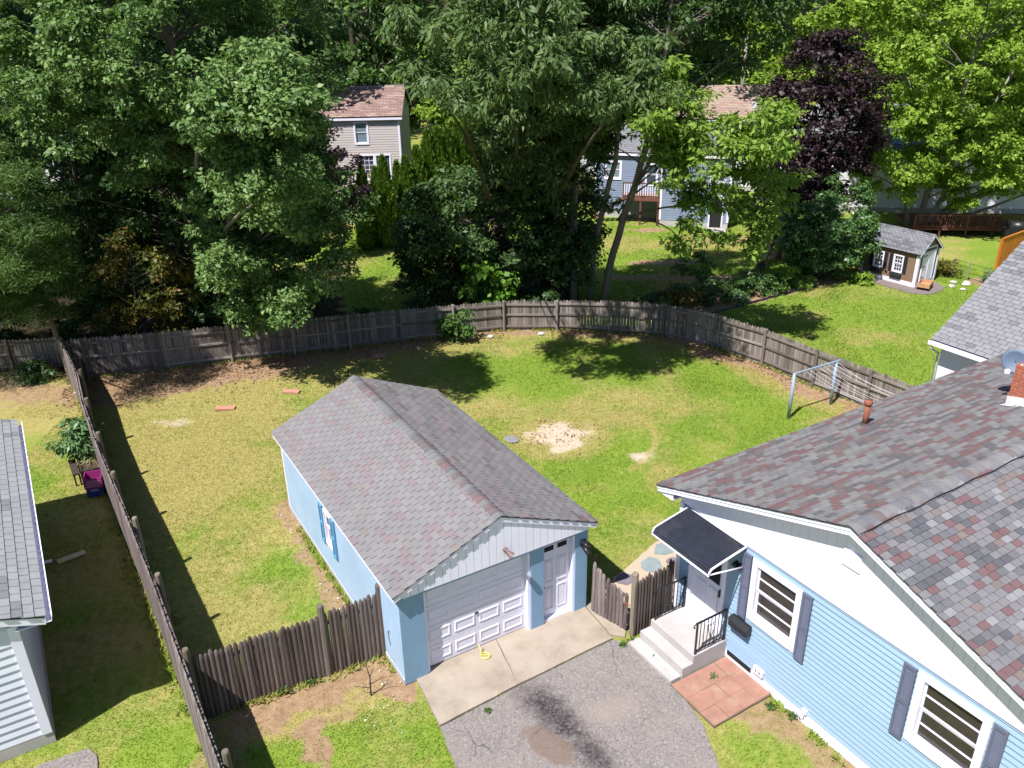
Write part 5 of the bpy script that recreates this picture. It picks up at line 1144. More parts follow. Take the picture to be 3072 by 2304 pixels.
# white house in the middle distance, and one far left
mw, ff = far_house('house', 'white house glimpsed through the dark trees in the middle', (1.5, 68.0), .05, 8.0, 7.0, 5.6, 2.2, M['farwhite'], [(SH['ngrey'], 4), (SH['ngrey2'], 3)], openings=[(2.5, 3.4, 3.6, 5.0), (5.2, 6.1, 3.6, 5.0)], seed=56)
for q in ((2.5, 3.4, 3.6, 5.0), (5.2, 6.1, 3.6, 5.0)): window(mw, ff, *q, .1, (1, 1), True, .05, glass=M['winfar'])
fl, ff = far_house('house', 'pale grey roofed house glimpsed through the pines at far left', (-42.0, 62.0), -.05, 10.0, 8.0, 7.4, 3.0, M['farwhite'], [(SH['lgrey'], 4), (SH['lgrey2'], 3)], openings=[(6.5, 7.5, 5.0, 6.4)], seed=57)
window(fl, ff, 6.5, 7.5, 5.0, 6.4, .1, (1, 1), True, .05, glass=M['winfar'])
up = empty('utility_pole', (19.0, 72.0, 0), 0, 'wooden utility pole above the taupe roof', 'pole'); mb = MB(); mb.tube([(0, 0, 0), (0, 0, 11.5)], [.17, .12], 8); mb.build('shaft', M['barkgrey'], up, True); mb = MB(); mb.box(-1.2, 1.2, -.06, .06, 10.6, 10.75); mb.build('crossarm', M['barkgrey'], up)
mb = MB(); mb.tube([(-12, 71.0, 8.2), (4, 71.6, 7.6), (19, 72, 7.9), (34, 72.5, 7.4)], .03, 4); tag(mb.build('power_line', M['black'], None), 'power line strung to the utility pole behind the houses', 'cable')

# ------------------------------------------------------------------ small things in the yards
M['soil'] = paint('potting_soil', (.05, .032, .022), .95, .4, 12, 60, .6); M['magenta'] = paint('magenta_print', (.30, .03, .17), .45, .12, 8, 40, .05); M['navy'] = paint('navy_print', (.015, .045, .21), .45, .15, 8, 40, .05)
M['paleink'] = paint('pale_ink', (.55, .42, .52), .5, .1, 8, 40, 0); M['darkwood'] = wood('dark_planter_wood', (.02, .014, .012), (.05, .035, .03), (.09, .07, .06))
LD = math.atan2(-.85, .53)
bn = empty('storage_crate', (-12.58, 21.9, 0), math.atan2(.15, .32) - .1, 'magenta and navy crate beside the left fence', 'crate')
mb = MB(); mb.box(-.22, .24, -.25, .25, .01, .3); mb.build('lower_bin', M['navy'], bn)
mb = MB()
for q in ((-.24, -.22, -.27, .27), (.24, .26, -.27, .27), (-.22, .24, -.27, -.25), (-.22, .24, .25, .27)): mb.box(q[0], q[1], q[2], q[3], .3, .62)
mb.build('upper_bin', M['magenta'], bn); mb = MB(); mb.box(-.22, .24, -.25, .25, .302, .34); mb.build('bin_floor', M['soil'], bn)
for k in range(4): mb = MB(); mb.box(-.19 + .01 * k, .21 - .02 * (k % 2), -.276, -.2715, .36 + k * .06, .378 + k * .06); mb.build('printed_line', M['paleink'], bn)
for (x0, x1, z) in ((-.08, .12, .2), (-.12, .1, .24)): mb = MB(); mb.box(x0, x1, -.256, -.2515, z, z + .018); mb.build('printed_line', M['paleink'], bn)
pl = empty('planter_box', (-13.05, 22.75, 0), LD, 'dark wooden planter of bare soil and withered stems by fence', 'planter')
mb = MB(); mb.box(-.62, .52, -.26, .26, .1, .5)
for q in ((-.66, -.62, -.3, .3), (.52, .56, -.3, .3), (-.62, .52, -.3, -.26), (-.62, .52, .26, .3)): mb.box(q[0], q[1], q[2], q[3], .05, .6)
for x in (-.62, .5):
    for y in (-.3, .26): mb.box(x, x + .06, y - .01, y + .05, 0, .62)
mb.build('trough', M['darkwood'], pl); mb = MB(); mb.box(-.61, .51, -.25, .25, .5, .54); mb.build('soil', M['soil'], pl)
r = random.Random(6); M['straw'] = paint('dry_stem', (.36, .30, .13), .8, .25, 8, 40, .1)
for k in range(14):
    x, y = r.uniform(-.5, .45), r.uniform(-.2, .2); mb = MB(); mb.tube([(x, y, .52), (x + r.uniform(-.1, .1), y + r.uniform(-.1, .1), .66), (x + r.uniform(-.2, .2), y + r.uniform(-.2, .2), .68)], [.012, .01, .006], 4); mb.build('dry_stem', M['straw'], pl)
ln = empty('wooden_bench', (-13.55, 22.72, 0), LD, 'narrow dark bench standing beside the planter', 'bench')
mb = MB(); mb.box(-.55, .5, -.1, .1, .38, .43); mb.build('seat', M['darkwood'], ln)
for x in (-.5, .42):
    for y in (-.09, .05): mb = MB(); mb.box(x, x + .05, y, y + .05, 0, .38); mb.build('leg', M['darkwood'], ln)
M['brickpale'] = paint('broken_paver', (.42, .2, .14), .9, .2, 8, 60, .3)
for i, (x, y, a, w, lab) in enumerate(((-10.35, 27.42, .1, .34, 'reddish paver lying on straw grass nearer the left fence'), (-8.26, 28.72, -.1, .3, 'reddish paver lying on the lawn nearer the garage roof'), (-5.4, 32.0, .3, .26, 'reddish brick on bare soil near the back fence'))):
    t = tag(MB().box(-w, w, -.13, .13, .0, .07).build('loose_paver', M['brickpale'], None), lab, 'paver'); t.location = (x, y, 0); t.rotation_euler = (.03, .04, a)
M['yellowrope'] = paint('yellow_rope', (.62, .52, .12), .7, .2, 20, 80, .2)
mb = MB(); q = []
for k in range(26):
    t = k / 25; ang = t * 9; q.append(GP(1.86 + .12 * math.cos(ang) * (1 - .3 * t) + .0, -.20 - .1 * math.sin(ang), .06 + .008 * (k % 3)))
mb.tube([GP(1.80, -.02, .28), GP(1.82, -.08, .12), GP(1.8, -.14, .06)] + q, .014, 5); tag(mb.build('rope', M['yellowrope'], None, True), 'coil of yellow rope on the apron below the garage door', 'rope')
dsap = empty('dead_sapling', tuple(GP(-.75, .12, 0)), 0, 'leafless dead sapling by the front left garage corner', 'sapling')
mb = MB(); mb.tube([(0, 0, 0), (.02, .0, .5), (-.05, .03, .9)], [.02, .014, .006], 5); mb.tube([(.0, 0, .3), (.25, .05, .42), (.4, .0, .5)], [.012, .008, .004], 4); mb.tube([(0, 0, .2), (-.2, -.06, .3), (-.34, -.02, .28)], [.012, .008, .004], 4); mb.tube([(.02, 0, .5), (.12, .06, .75)], [.01, .004], 4); mb.build('stem', M['bark'], dsap)
M['stonep'] = paint('pale_stone', (.45, .43, .42), .9, .2, 6, 60, .3); M['stoned'] = paint('grey_stone', (.2, .19, .2), .9, .2, 6, 60, .3)
def rock(name, label, loc, s, mat, cat, group=None, seed=0, flatk=.5):
    r = random.Random(seed); bm = bmesh.new(); bmesh.ops.create_icosphere(bm, subdivisions=2, radius=1)
    for v in bm.verts: v.co = Vector((v.co.x * s, v.co.y * s * .8, v.co.z * s * flatk)) * r.uniform(.85, 1.12)
    me = bpy.data.meshes.new(name); bm.to_mesh(me); bm.free(); me.materials.append(mat); o = obj(name, me); o.location = loc; o.rotation_euler = (0, 0, r.uniform(0, 6)); return tag(o, label, cat, group)
rock('stone', 'grey stone at the back left fence corner', (-16.3, 29.0, .06), .22, M['stonep'], 'stone', None, 1)
rock('stone', 'flat grey stone left of the sand patch', (-.05, 24.75, .01), .3, M['stoned'], 'stone', None, 2, .1)
rock('stone', 'small pale stone at the foot of back fence near the shrub', (-.9, 33.9, .04), .16, M['stonep'], 'stone', None, 3)
rock('stone', 'pale stone at the foot of the middle back fence', (1.3, 34.1, .04), .15, M['stonep'], 'stone', None, 4)
for k, (x, y, s) in enumerate(((21.6, 39.5, .2), (22.0, 40.1, .18), (22.4, 39.7, .22), (21.9, 39.0, .16), (22.6, 40.0, .2))): rock('edging_stone', ['flat pale stone nearest the garden cart', 'flat stone behind the others by shed', 'flat pale stone in the row middle beside shed', 'flat stone closest to the right lawn by shed', 'flat stone nearest the wire fence post'][k], (x, y, .03), s, M['stonep'], 'stone', 'flat stones beside the shed', 20 + k, .3)
# litter of paint flakes and stones by the garage corner, leaf litter
def scatter(name, label, n, pts, mat, size, seed, cat=None, z=.012, curl=.35):
    rg = np.random.default_rng(seed); P = np.asarray(pts); n = len(P)
    ang = rg.uniform(0, 6.28, n); s = rg.uniform(.6, 1.3, n) * size; tx = np.stack([np.cos(ang), np.sin(ang), rg.normal(0, curl, n)], 1); ty = np.stack([-np.sin(ang), np.cos(ang), rg.normal(0, curl, n)], 1)
    c = np.concatenate([P, np.full((n, 1), z)], 1); V = np.stack([c - tx * s[:, None], c + ty * s[:, None] * .5 + [0, 0, .006], c + tx * s[:, None], c - ty * s[:, None] * .5 + [0, 0, .006]], 1).reshape(-1, 3)
    V[:, 2] = np.maximum(V[:, 2], .004); tint = np.repeat(rg.uniform(0, 1, n), 4)
    return tag(obj(name, np_mesh(name, V, 4, np.arange(4 * n), mat, {'tint': ('FLOAT', tint)})), label, None, None, 'stuff')
M['litter'] = leaf_mat('leaf_litter', (.10, .05, .028), (.24, .13, .07), (.40, .27, .16), .8, .1)
M['flake'] = leaf_mat('white_flakes', (.5, .48, .46), (.7, .68, .66), (.8, .8, .8), .7, .0)
rg = np.random.default_rng(5); pts = []
def bandpts(n, P, w, side=-1):
    out = []
    for _ in range(n):
        i = rg.integers(0, len(P) - 1); a, b = np.array(P[i]), np.array(P[i + 1]); t = rg.uniform(); d = (b - a) / np.linalg.norm(b - a); nn = np.array([-d[1], d[0]]); out.append(a + (b - a) * t + nn * side * abs(rg.normal(0, w)))
    return out
pts = bandpts(1500, BACK[:5], 1.3) + bandpts(350, BACK[4:9], .6) + bandpts(350, BACK[9:15], .5)
scatter('leaf_litter', 'brown fallen leaves and twigs along the back fence', 0, pts, M['litter'], .06, 5)
pts = [np.array(GP(a, b)[:2]) for a, b in zip(rg.normal(-.5, .3, 26), rg.normal(-.3, .5, 26))] + [np.array(GP(-.25, b)[:2]) + rg.normal(0, .08, 2) for b in rg.uniform(0, 8, 40)]
scatter('paint_flakes', 'white paint flakes and pebbles along the garage wall', 0, pts, M['flake'], .022, 6)
pts = [(rg.normal(1.4, .8), rg.normal(25.0, .6)) for _ in range(130)] + [(rg.normal(1.1, .12), rg.normal(26.0, .08)) for _ in range(14)]
scatter('leaf_litter', 'fallen leaves scattered on the sand patch', 0, pts, M['litter'], .045, 7)
rs = []
def onroof(fn, n, s): return [fn(rg.uniform(*s[0]), rg.uniform(*s[1])) for _ in range(n)]

# ------------------------------------------------------------------ foliage
def unit(a): return a / (np.linalg.norm(a, axis=-1, keepdims=True) + 1e-9)
def leaf_cloud(C, CR, per, ll, lw, rg, flat=.6, up=.7, out=.45, rnd=.5, droop=0.0, center=None, tvar=.35, shell=.55, subs=7, sr=.42):
    """each clump is a handful of leaf rosettes, each rosette a tuft of single leaves"""
    m = len(C); k = np.repeat(np.arange(m), subs); ds = unit(rg.normal(size=(m * subs, 3))); ds[:, 2] *= .8
    S = C[k] + ds * (CR[k] * rg.uniform(.45, .95, m * subs))[:, None] * np.array([1, 1, flat + .15]); SR = CR[k] * sr * rg.uniform(.7, 1.25, m * subs)
    n1 = max(1, per // subs); idx = np.repeat(np.arange(m * subs), n1); n = len(idx)
    d = unit(rg.normal(size=(n, 3))); rad = (shell * .6 + (1 - shell * .6) * rg.uniform(size=n) ** .6) * SR[idx]
    off = d * rad[:, None]; off[:, 2] *= flat
    P = S[idx] + off; o = d.copy()
    if center is not None: o = unit(unit(C[k[idx]] - center) * .5 + ds[idx] * .5 + d * .9)
    nrm = unit(o * out + np.array([0, 0, 1.0]) * up + rg.normal(size=(n, 3)) * rnd)
    t = unit(d * [1, 1, .3] + rg.normal(size=(n, 3)) * .45 - np.array([0, 0, 1.0]) * droop)
    t = unit(t - nrm * np.sum(t * nrm, 1, keepdims=True)); b = np.cross(nrm, t)
    s = np.clip(np.exp(rg.normal(-.08, .34, n)), .4, 1.55)[:, None]; L = ll * s; W = lw * s * rg.uniform(.7, 1.3, n)[:, None]
    V = np.stack([P, P + t * L * .45 + b * W * .5 + nrm * W * .12, P + t * L - nrm * L * .12, P + t * L * .45 - b * W * .5 + nrm * W * .12], 1).reshape(-1, 3)
    ct = (rg.uniform(size=m)[k[idx]] * .5 + rg.uniform(size=m * subs)[idx] * .5) * tvar; tint = np.clip(.5 + (ct - tvar / 2) + rg.normal(0, .18, n), 0, 1)
    return V, np.repeat(tint, 4)
def ell_points(rg, c, r, n, shell=.45, power=.55, zmin=None):
    d = unit(rg.normal(size=(n * 3, 3))); q = shell + (1 - shell) * rg.uniform(size=n * 3) ** power
    P = np.array(c) + d * q[:, None] * np.array(r)
    if zmin is not None: P = P[P[:, 2] > zmin]
    return P[:n]
def bez(a, b, c, n): return [(a * (1 - t) ** 2 + b * 2 * t * (1 - t) + c * t * t) for t in [i / n for i in range(n + 1)]]
def tree(name, label, cat, base, ells, leaf, mats, trunks=None, group=None, seed=1, cr=(.7, 1.2), per=260, maxbr=110, tr=.22, branch_r=1.0, zmin=.3, shell=.45, crown_name='crown', extra=None, **kw):
    rg = np.random.default_rng(seed); th = empty(name, base, 0, label, cat, group); B = np.array(base)
    Cs = [ell_points(rg, e[:3], e[3:6], int(e[6]), shell, .55, zmin) for e in ells]; C = np.concatenate(Cs)
    if extra is not None: C = np.concatenate([C, np.array(extra)])
    CR = rg.uniform(cr[0], cr[1], len(C)); cen = np.mean(C, 0)
    V, tint = leaf_cloud(C - B, CR, per, leaf[0], leaf[1], rg, center=cen - B, **kw)
    obj(crown_name, np_mesh(crown_name, V, 4, np.arange(len(V)), mats[0], {'tint': ('FLOAT', tint)}), th)
    if trunks is None:
        top = max(e[2] + .4 * e[5] for e in ells); e0 = ells[0]; trunks = [[(B[0], B[1], B[2] - .1, tr), (B[0] * .8 + e0[0] * .2 + rg.normal(0, .1), B[1] * .8 + e0[1] * .2, top * .35, tr * .8), (B[0] * .35 + e0[0] * .65, B[1] * .35 + e0[1] * .65, top * .7, tr * .5), (e0[0], e0[1], top, tr * .15)]]
    allp = []
    for k, tk in enumerate(trunks):
        pts = [Vector(q[:3]) - Vector(base) for q in tk]; rr = [q[3] for q in tk]; P = []; Rr = []
        for i in range(len(pts) - 1):
            for s in range(4):
                t = s / 4; w = Vector((rg.normal(0, .02), rg.normal(0, .02), 0)); P.append(pts[i].lerp(pts[i + 1], t) + w); Rr.append(rr[i] + (rr[i + 1] - rr[i]) * t)
        P.append(pts[-1]); Rr.append(rr[-1]); Rr[0] *= 1.35
        mb = MB(); mb.tube(P, Rr, 9); mb.build('trunk', mats[1], th, True); allp += [(p, r) for p, r in zip(P, Rr)]
    zs = np.array([p.z for p, _ in allp]); AP = np.array([p[:] for p, _ in allp]); AR = np.array([r for _, r in allp])
    mb = MB(); pick = rg.permutation(len(C))[:maxbr]
    for i in pick:
        c = C[i] - B; hd = np.hypot(AP[:, 0] - c[0], AP[:, 1] - c[1]); want = c[2] - .5 * hd
        j = int(np.argmin(np.abs(zs - want) + hd * .35)); a = Vector(AP[j]); cc = Vector(c); L = (cc - a).length
        mid = a.lerp(cc, .5) + Vector((rg.normal(0, .08) * L, rg.normal(0, .08) * L, .10 * L)); r0 = min(AR[j] * .6, .018 + .012 * L) * branch_r
        mb.tube(bez(a, mid, cc, 6), [r0 + (.006 - r0) * t / 6 for t in range(7)], 5, cap=False)
    if len(mb.v): mb.build('branches', mats[1], th, True)
    return th
LM = dict(oak=leaf_mat('leaf_oak', (.045, .10, .024), (.115, .205, .052), (.25, .35, .115), .5, .28, .35),
          dark=leaf_mat('leaf_dark', (.028, .062, .018), (.062, .12, .032), (.125, .20, .056), .5, .28, .4),
          hick=leaf_mat('leaf_hickory', (.045, .082, .024), (.095, .155, .046), (.18, .25, .085), .5, .3, .3),
          bright=leaf_mat('leaf_maple_bright', (.13, .23, .024), (.24, .37, .046), (.36, .48, .09), .55, .45, .25),
          lime=leaf_mat('leaf_lime', (.11, .20, .026), (.20, .32, .046), (.31, .43, .09), .5, .42, .3),
          purple=leaf_mat('leaf_purple', (.012, .007, .010), (.028, .013, .018), (.060, .028, .034), .5, .15, .35),
          pine=leaf_mat('leaf_pine', (.030, .066, .012), (.066, .125, .024), (.135, .215, .045), .6, .2, .3),
          arbor=leaf_mat('leaf_arborvitae', (.06, .12, .014), (.13, .22, .028), (.23, .35, .055), .6, .25, .25),
          mid=leaf_mat('leaf_mid', (.035, .085, .018), (.075, .15, .030), (.14, .24, .05), .45, .3),
          far=leaf_mat('leaf_far', (.03, .065, .018), (.065, .12, .03), (.12, .19, .05), .55, .3),
          autumn=leaf_mat('leaf_autumn', (.055, .075, .012), (.115, .13, .022), (.26, .12, .03), .5, .3),
          shrub=leaf_mat('leaf_shrub', (.035, .085, .022), (.07, .15, .035), (.15, .25, .07), .4, .25, .5),
          plant=leaf_mat('leaf_plant', (.06, .13, .04), (.11, .21, .075), (.20, .32, .13), .45, .3, .4),
          vine=leaf_mat('leaf_vine', (.06, .14, .012), (.11, .24, .02), (.18, .34, .04), .5, .4))
BK, BG = M['bark'], M['barkgrey']
# --- left side
tree('oak_tree', 'large oak with blue green leaves overhanging the left back fence', 'tree', (-12.2, 34.2, 0),
     [(-11.6, 31.2, 12.2, 5.4, 5.0, 4.6, 120), (-8.4, 30.2, 6.4, 2.5, 2.6, 4.0, 64), (-11.5, 31.0, 16.0, 5.6, 5.0, 3.0, 30), (-7.0, 25.0, 10.0, 1.7, 1.9, 2.2, 32)], (.155, .085), (LM['oak'], BG), seed=101, per=800, subs=9, sr=.36, cr=(.75, 1.25), tr=.34, droop=.2,
     extra=[(-9.9, 30.9, 2.1), (-9.3, 30.6, 2.5), (-8.6, 31.0, 2.9), (-9.9, 30.9, 3.2), (-10.6, 30.6, 3.0), (-8.0, 31.2, 3.7)])
tree('pine_tree', 'soft needled white pine at the left edge behind the fence', 'tree', (-22.0, 33.0, 0), [(-20.2, 30.6, 9.2, 4.2, 4.0, 7.6, 150), (-18.6, 30.8, 3.9, 1.9, 1.6, 1.8, 22), (-16.6, 27.0, 7.2, 2.0, 1.7, 2.2, 26)], (.17, .026), (LM['pine'], BK), seed=102, per=900, cr=(.75, 1.25), flat=.32, up=.5, out=.6, rnd=.7, tr=.3, shell=.2, subs=12, sr=.45)
tree('pine_tree', 'second white pine further back at the upper left', 'tree', (-29.0, 43.0, 0), [(-28.5, 42.5, 11.0, 5.0, 4.6, 8.6, 120)], (.24, .05), (LM['pine'], BK), seed=103, per=420, cr=(.8, 1.3), flat=.35, up=.3, out=.8, rnd=.5, tr=.3)
tree('sapling', 'small tree with yellowing leaves behind the left back fence', 'tree', (-15.6, 33.0, 0), [(-15.0, 32.7, 2.9, 2.5, 1.0, 2.1, 46)], (.17, .10), (LM['autumn'], BG), seed=104, per=140, cr=(.4, .75), tr=.05)
tree('shade_tree', 'dark shady tree filling the gap between oak and pine', 'tree', (-19.5, 38.5, 0), [(-19.0, 38.0, 6.5, 4.4, 3.4, 5.8, 110)], (.22, .13), (LM['dark'], BK), seed=105, per=230, tr=.25)
tree('shade_tree', 'dark undergrowth tree behind the oak trunk', 'tree', (-12.5, 37.0, 0), [(-13.6, 35.6, 5.6, 4.6, 2.2, 5.2, 150)], (.22, .13), (LM['dark'], BK), seed=106, per=220, tr=.2)
tree('plum_tree', 'dark purple leaved small tree left of the beige house', 'tree', (-9.5, 47.0, 0), [(-9.6, 46.5, 4.3, 1.9, 1.6, 2.7, 40)], (.18, .11), (LM['purple'], BK), seed=107, per=200, cr=(.5, .85), tr=.12)
# --- middle
tree('shade_tree', 'dense dark green tree in the middle behind the fence', 'tree', (-1.2, 38.6, 0), [(-1.0, 38.0, 3.6, 4.0, 2.3, 3.3, 130), (-3.2, 38.5, 2.4, 2.4, 1.6, 2.2, 40)], (.19, .11), (LM['dark'], BK), seed=111, per=230, cr=(.55, .95), tr=.2)
tree('hickory_tree', 'tall tree with drooping leaf sprays overhanging the yard at top centre', 'tree', (-.6, 37.4, 0), [(-.3, 26.6, 12.0, 2.6, 2.4, 1.8, 42), (-1.4, 33.0, 15.0, 3.4, 3.4, 3.0, 38)], (.25, .075), (LM['hick'], BK), seed=112, per=330, cr=(.6, 1.0), droop=.8, up=.45, out=.6, maxbr=14,
     trunks=[[(-.2, 39.4, -.1, .2), (-.3, 39.2, 6.0, .17), (-.8, 36.6, 10.5, .12), (-1.3, 32.0, 13.6, .08), (-1.3, 29.0, 14.4, .04)]])
tree('hickory_tree', 'tall dark tree with hanging leaves right of centre', 'tree', (1.9, 40.2, 0), [(2.0, 33.6, 12.0, 3.0, 3.0, 4.0, 90), (1.4, 37.0, 8.0, 2.8, 2.4, 2.6, 54), (2.8, 27.4, 11.2, 2.0, 1.7, 1.3, 24)], (.24, .08), (LM['hick'], BK), seed=113, per=300, cr=(.55, 1.0), droop=.7, up=.45, out=.6, maxbr=16,
     trunks=[[(1.9, 40.2, -.1, .3), (1.9, 39.8, 5.0, .25), (1.9, 37.4, 9.5, .18), (1.9, 33.6, 12.8, .1), (1.6, 30.0, 13.2, .04)]])
tree('shade_tree', 'dark leafy tree standing left of the pale leaning trunks', 'tree', (3.0, 38.6, 0), [(2.8, 38.2, 4.6, 1.9, 1.6, 4.3, 66), (1.6, 39.8, 2.4, 2.8, 1.2, 2.2, 44)], (.18, .11), (LM['dark'], BK), seed=114, per=200, cr=(.5, .9), tr=.24)
tree('vine_shrub', 'light green large leaved vine spilling over the back fence', 'shrub', (-.9, 35.9, 0), [(-.9, 35.6, 1.9, 1.15, .6, 1.5, 26)], (.27, .19), (LM['vine'], BK), seed=115, per=46, cr=(.35, .6), tr=.04, zmin=.2, droop=.9, up=.3, out=.8)
tree('ash_tree', 'tree with pale leaning trunks rising behind the back fence', 'tree', (4.5, 38.0, 0), [(6.9, 36.4, 13.8, 4.9, 3.4, 4.0, 130), (4.0, 37.0, 10.4, 2.2, 2.2, 3.0, 46)], (.21, .10), (LM['dark'], BG), seed=116, per=250, cr=(.6, 1.0), droop=.4,
     trunks=[[(4.35, 38.0, -.1, .19), (4.7, 37.6, 2.5, .165), (5.4, 36.0, 6.2, .14), (5.75, 34.4, 9.0, .12), (6.2, 33.4, 14.5, .04)], [(3.75, 38.5, -.1, .15), (4.0, 38.4, 3.0, .13), (4.6, 36.8, 6.8, .11), (4.8, 35.8, 11.5, .05)], [(3.0, 38.4, -.1, .17), (3.0, 38.6, 4.0, .14), (3.2, 38.0, 10.0, .08)]])
K_ = .83
tree('ash_tree', 'tree with sunlit yellow green leaves in front of the blue grey house', 'tree', (4.6, 37.9, 0), [(9.0 * K_, 38.6 * K_, 13.58 - 7.18 * K_, 2.3, 1.5, 1.9, 34), (9.4, 31.0, 8.8, .9, 1.4, 1.2, 10), (7.4 * K_, 38.4 * K_, 13.58 - 4.98 * K_, 1.4, 1.2, 1.6, 24)], (.22, .09), (LM['lime'], BG), seed=117, per=260, cr=(.45, .85), droop=.4, maxbr=22,
     extra=[(x * K_, y * K_, 13.58 - (13.58 - z) * K_) for x, y, z in ((6.4, 38.3, 9.6), (6.2, 38.3, 7.9), (6.7, 38.2, 7.2), (11.9, 38.7, 5.2), (12.4, 38.8, 4.6), (11.6, 38.6, 4.2), (8.3, 38.3, 3.7), (9.2, 38.4, 3.0), (10.1, 38.4, 2.9), (8.0, 38.2, 2.9), (11.4, 38.7, 3.0), (12.1, 38.7, 3.4), (11.6, 38.8, 2.2), (12.8, 38.9, 5.6), (10.9, 38.5, 4.0))],
     trunks=[[(4.9, 37.0, 4.2, .1), (5.3, 36.4, 5.6, .09), (6.0, 33.6, 8.2, .07), (7.2, 32.4, 9.0, .05), (9.2, 32.2, 8.2, .025)]])
# --- right
tree('purple_maple', 'dark purple maple left of the bright green maple', 'tree', (13.1, 43.0, 0), [(16.6, 46.2, 7.0, 3.1, 2.8, 4.5, 130), (15.2, 45.6, 4.2, 2.6, 2.2, 2.4, 54)], (.19, .12), (LM['purple'], BK), seed=121, per=240, cr=(.55, .95),
     trunks=[[(13.1, 43.0, -.1, .2), (13.9, 43.6, 1.5, .17), (15.0, 44.6, 3.2, .14), (16.8, 46.0, 6.5, .09), (17.4, 46.2, 10, .03)], [(14.6, 44.6, -.1, .1), (15.6, 45.2, 2.8, .08), (17.0, 46, 5, .04)]])
tree('maple_tree', 'bright yellow green maple behind the garden shed', 'tree', (24.4, 49.9, 0), [(25.2, 49.4, 10.0, 6.6, 4.4, 6.8, 230), (22.0, 48.4, 5.0, 2.9, 2.2, 2.6, 46), (27.0, 48.4, 4.4, 3.4, 2.4, 2.6, 50), (30.5, 48.8, 4.6, 3.0, 2.0, 2.6, 40)], (.22, .13), (LM['bright'], BG), seed=122, per=230, cr=(.6, 1.05),
     trunks=[[(24.4, 49.9, -.1, .2), (24.7, 49.9, 2.5, .17), (25.4, 49.6, 7, .1), (26, 49.5, 14, .03)], [(23.8, 49.7, -.1, .16), (23.2, 49.5, 3, .12), (22.4, 49, 8, .05)], [(25.0, 50.1, -.1, .15), (26.2, 50, 3.4, .12), (28, 49.6, 9, .05)]])
tree('maple_tree', 'pale green maple at the upper right corner', 'tree', (35.0, 56.0, 0), [(34.6, 55.0, 9.5, 6.8, 4.6, 7.6, 150)], (.26, .15), (LM['bright'], BG), seed=123, per=200, cr=(.7, 1.2), tr=.3)
tree('maple_tree', 'yellow green tree crown above the purple maple', 'tree', (20.5, 64.0, 0), [(20.5, 63.0, 12.5, 5.6, 4.4, 5.0, 110)], (.28, .16), (LM['bright'], BG), seed=124, per=190, cr=(.8, 1.3), tr=.28)
tree('shrub', 'large rounded dark green bush left of the shed', 'shrub', (15.6, 41.3, 0), [(15.7, 41.1, 2.1, 2.3, 1.4, 2.0, 70), (16.6, 42.0, 3.4, 1.5, 1.2, 1.4, 26), (14.3, 41.0, 1.2, .9, .8, 1.0, 10)], (.17, .10), (LM['shrub'], BK), seed=125, per=190, cr=(.42, .72), tr=.05, zmin=.15)
SHR = [(-21.5, 33.2, 1.8, 3.2, 'dark undergrowth below the pine', 'dark'), (-18.0, 33.6, 1.7, 3.4, 'dark undergrowth right of the leaning corner post', 'dark'), (-12.4, 33.8, 1.8, 3.2, 'dark undergrowth in the middle of the left back fence', 'dark'), (-9.6, 34.8, 1.6, 2.6, 'dark undergrowth below the oak right limb', 'dark'), (-25.0, 32.6, 1.4, 1.4, 'dark undergrowth at the left picture edge', 'dark'), (1.4, 36.6, 1.1, 1.1, 'dark undergrowth behind the fence by the vine', 'dark'), (-3.6, 36.2, 1.2, .9, 'dark undergrowth left of the vine', 'dark'), (11.7, 38.95, .95, 1.05, 'round dark shrub in the middle of the right bed', 'shrub'), (12.6, 39.2, .7, .85, 'mid green shrub next to the middle bed shrub', 'mid'), (9.3, 37.6, .85, 1.15, 'dark shrub at the fence end of the bed', 'dark'), (7.8, 37.0, .7, 1.0, 'tangled brownish shrub behind the back fence', 'autumn'),
       (8.2, 38.4, .55, 1.9, 'thin upright sapling in the shrub bed', 'mid'), (9.2, 39.0, .5, 2.1, 'tall spindly sapling beside the pipe fence', 'mid'), (10.6, 38.0, .55, .5, 'low blue green perennial at the bed edge', 'plant'), (13.4, 40.0, .6, 1.0, 'yellow green bush at the purple maple foot', 'bright'),
       (14.3, 39.9, .5, .55, 'low leafy clump at the right bed edge', 'lime'), (6.4, 36.6, .8, .8, 'dark ivy mound behind the fence beside the trunks', 'dark'), (22.0, 41.4, .7, .7, 'flowering yellowish clump right of the shed', 'autumn'), (23.9, 40.1, .35, .55, 'small green plant in the bare bed beside wire fence', 'plant'),
       (-6.2, 35.2, .9, .8, 'low dark shrub behind the fence left of centre', 'dark'), (-18.8, 30.3, .8, .6, 'dark weeds below the low fence at left', 'dark'), (17.4, 40.3, .5, .5, 'light green grass clump at the shed corner', 'bright')]
for k, (x, y, r_, h_, lab, kind) in enumerate(SHR):
    tree('shrub', lab, 'shrub', (x, y, 0), [(x, y, h_ * .55, r_, r_ * .85, h_ * .5, max(6, int(20 * r_ * max(1, h_ / 1.6))))], (.13, .07), (LM[kind], BK), seed=200 + k, per=110, cr=(.26, .42), tr=.025, zmin=.06, maxbr=10)
tree('shrub', 'leafy green bush against the inside of the back fence', 'shrub', (-2.3, 33.5, 0), [(-2.3, 33.55, .85, .72, .5, .62, 18)], (.15, .085), (LM['mid'], BK), seed=230, per=90, cr=(.25, .42), tr=.03, zmin=.08)
tree('potted_plant', 'bushy green plant growing over the left side fence', 'plant', (-13.75, 23.75, 0), [(-13.7, 23.6, 1.15, .62, .6, .45, 20), (-13.4, 23.1, .85, .3, .35, .3, 7)], (.20, .075), (LM['plant'], BK), seed=231, per=80, cr=(.24, .38), tr=.03, zmin=.3, droop=.5)
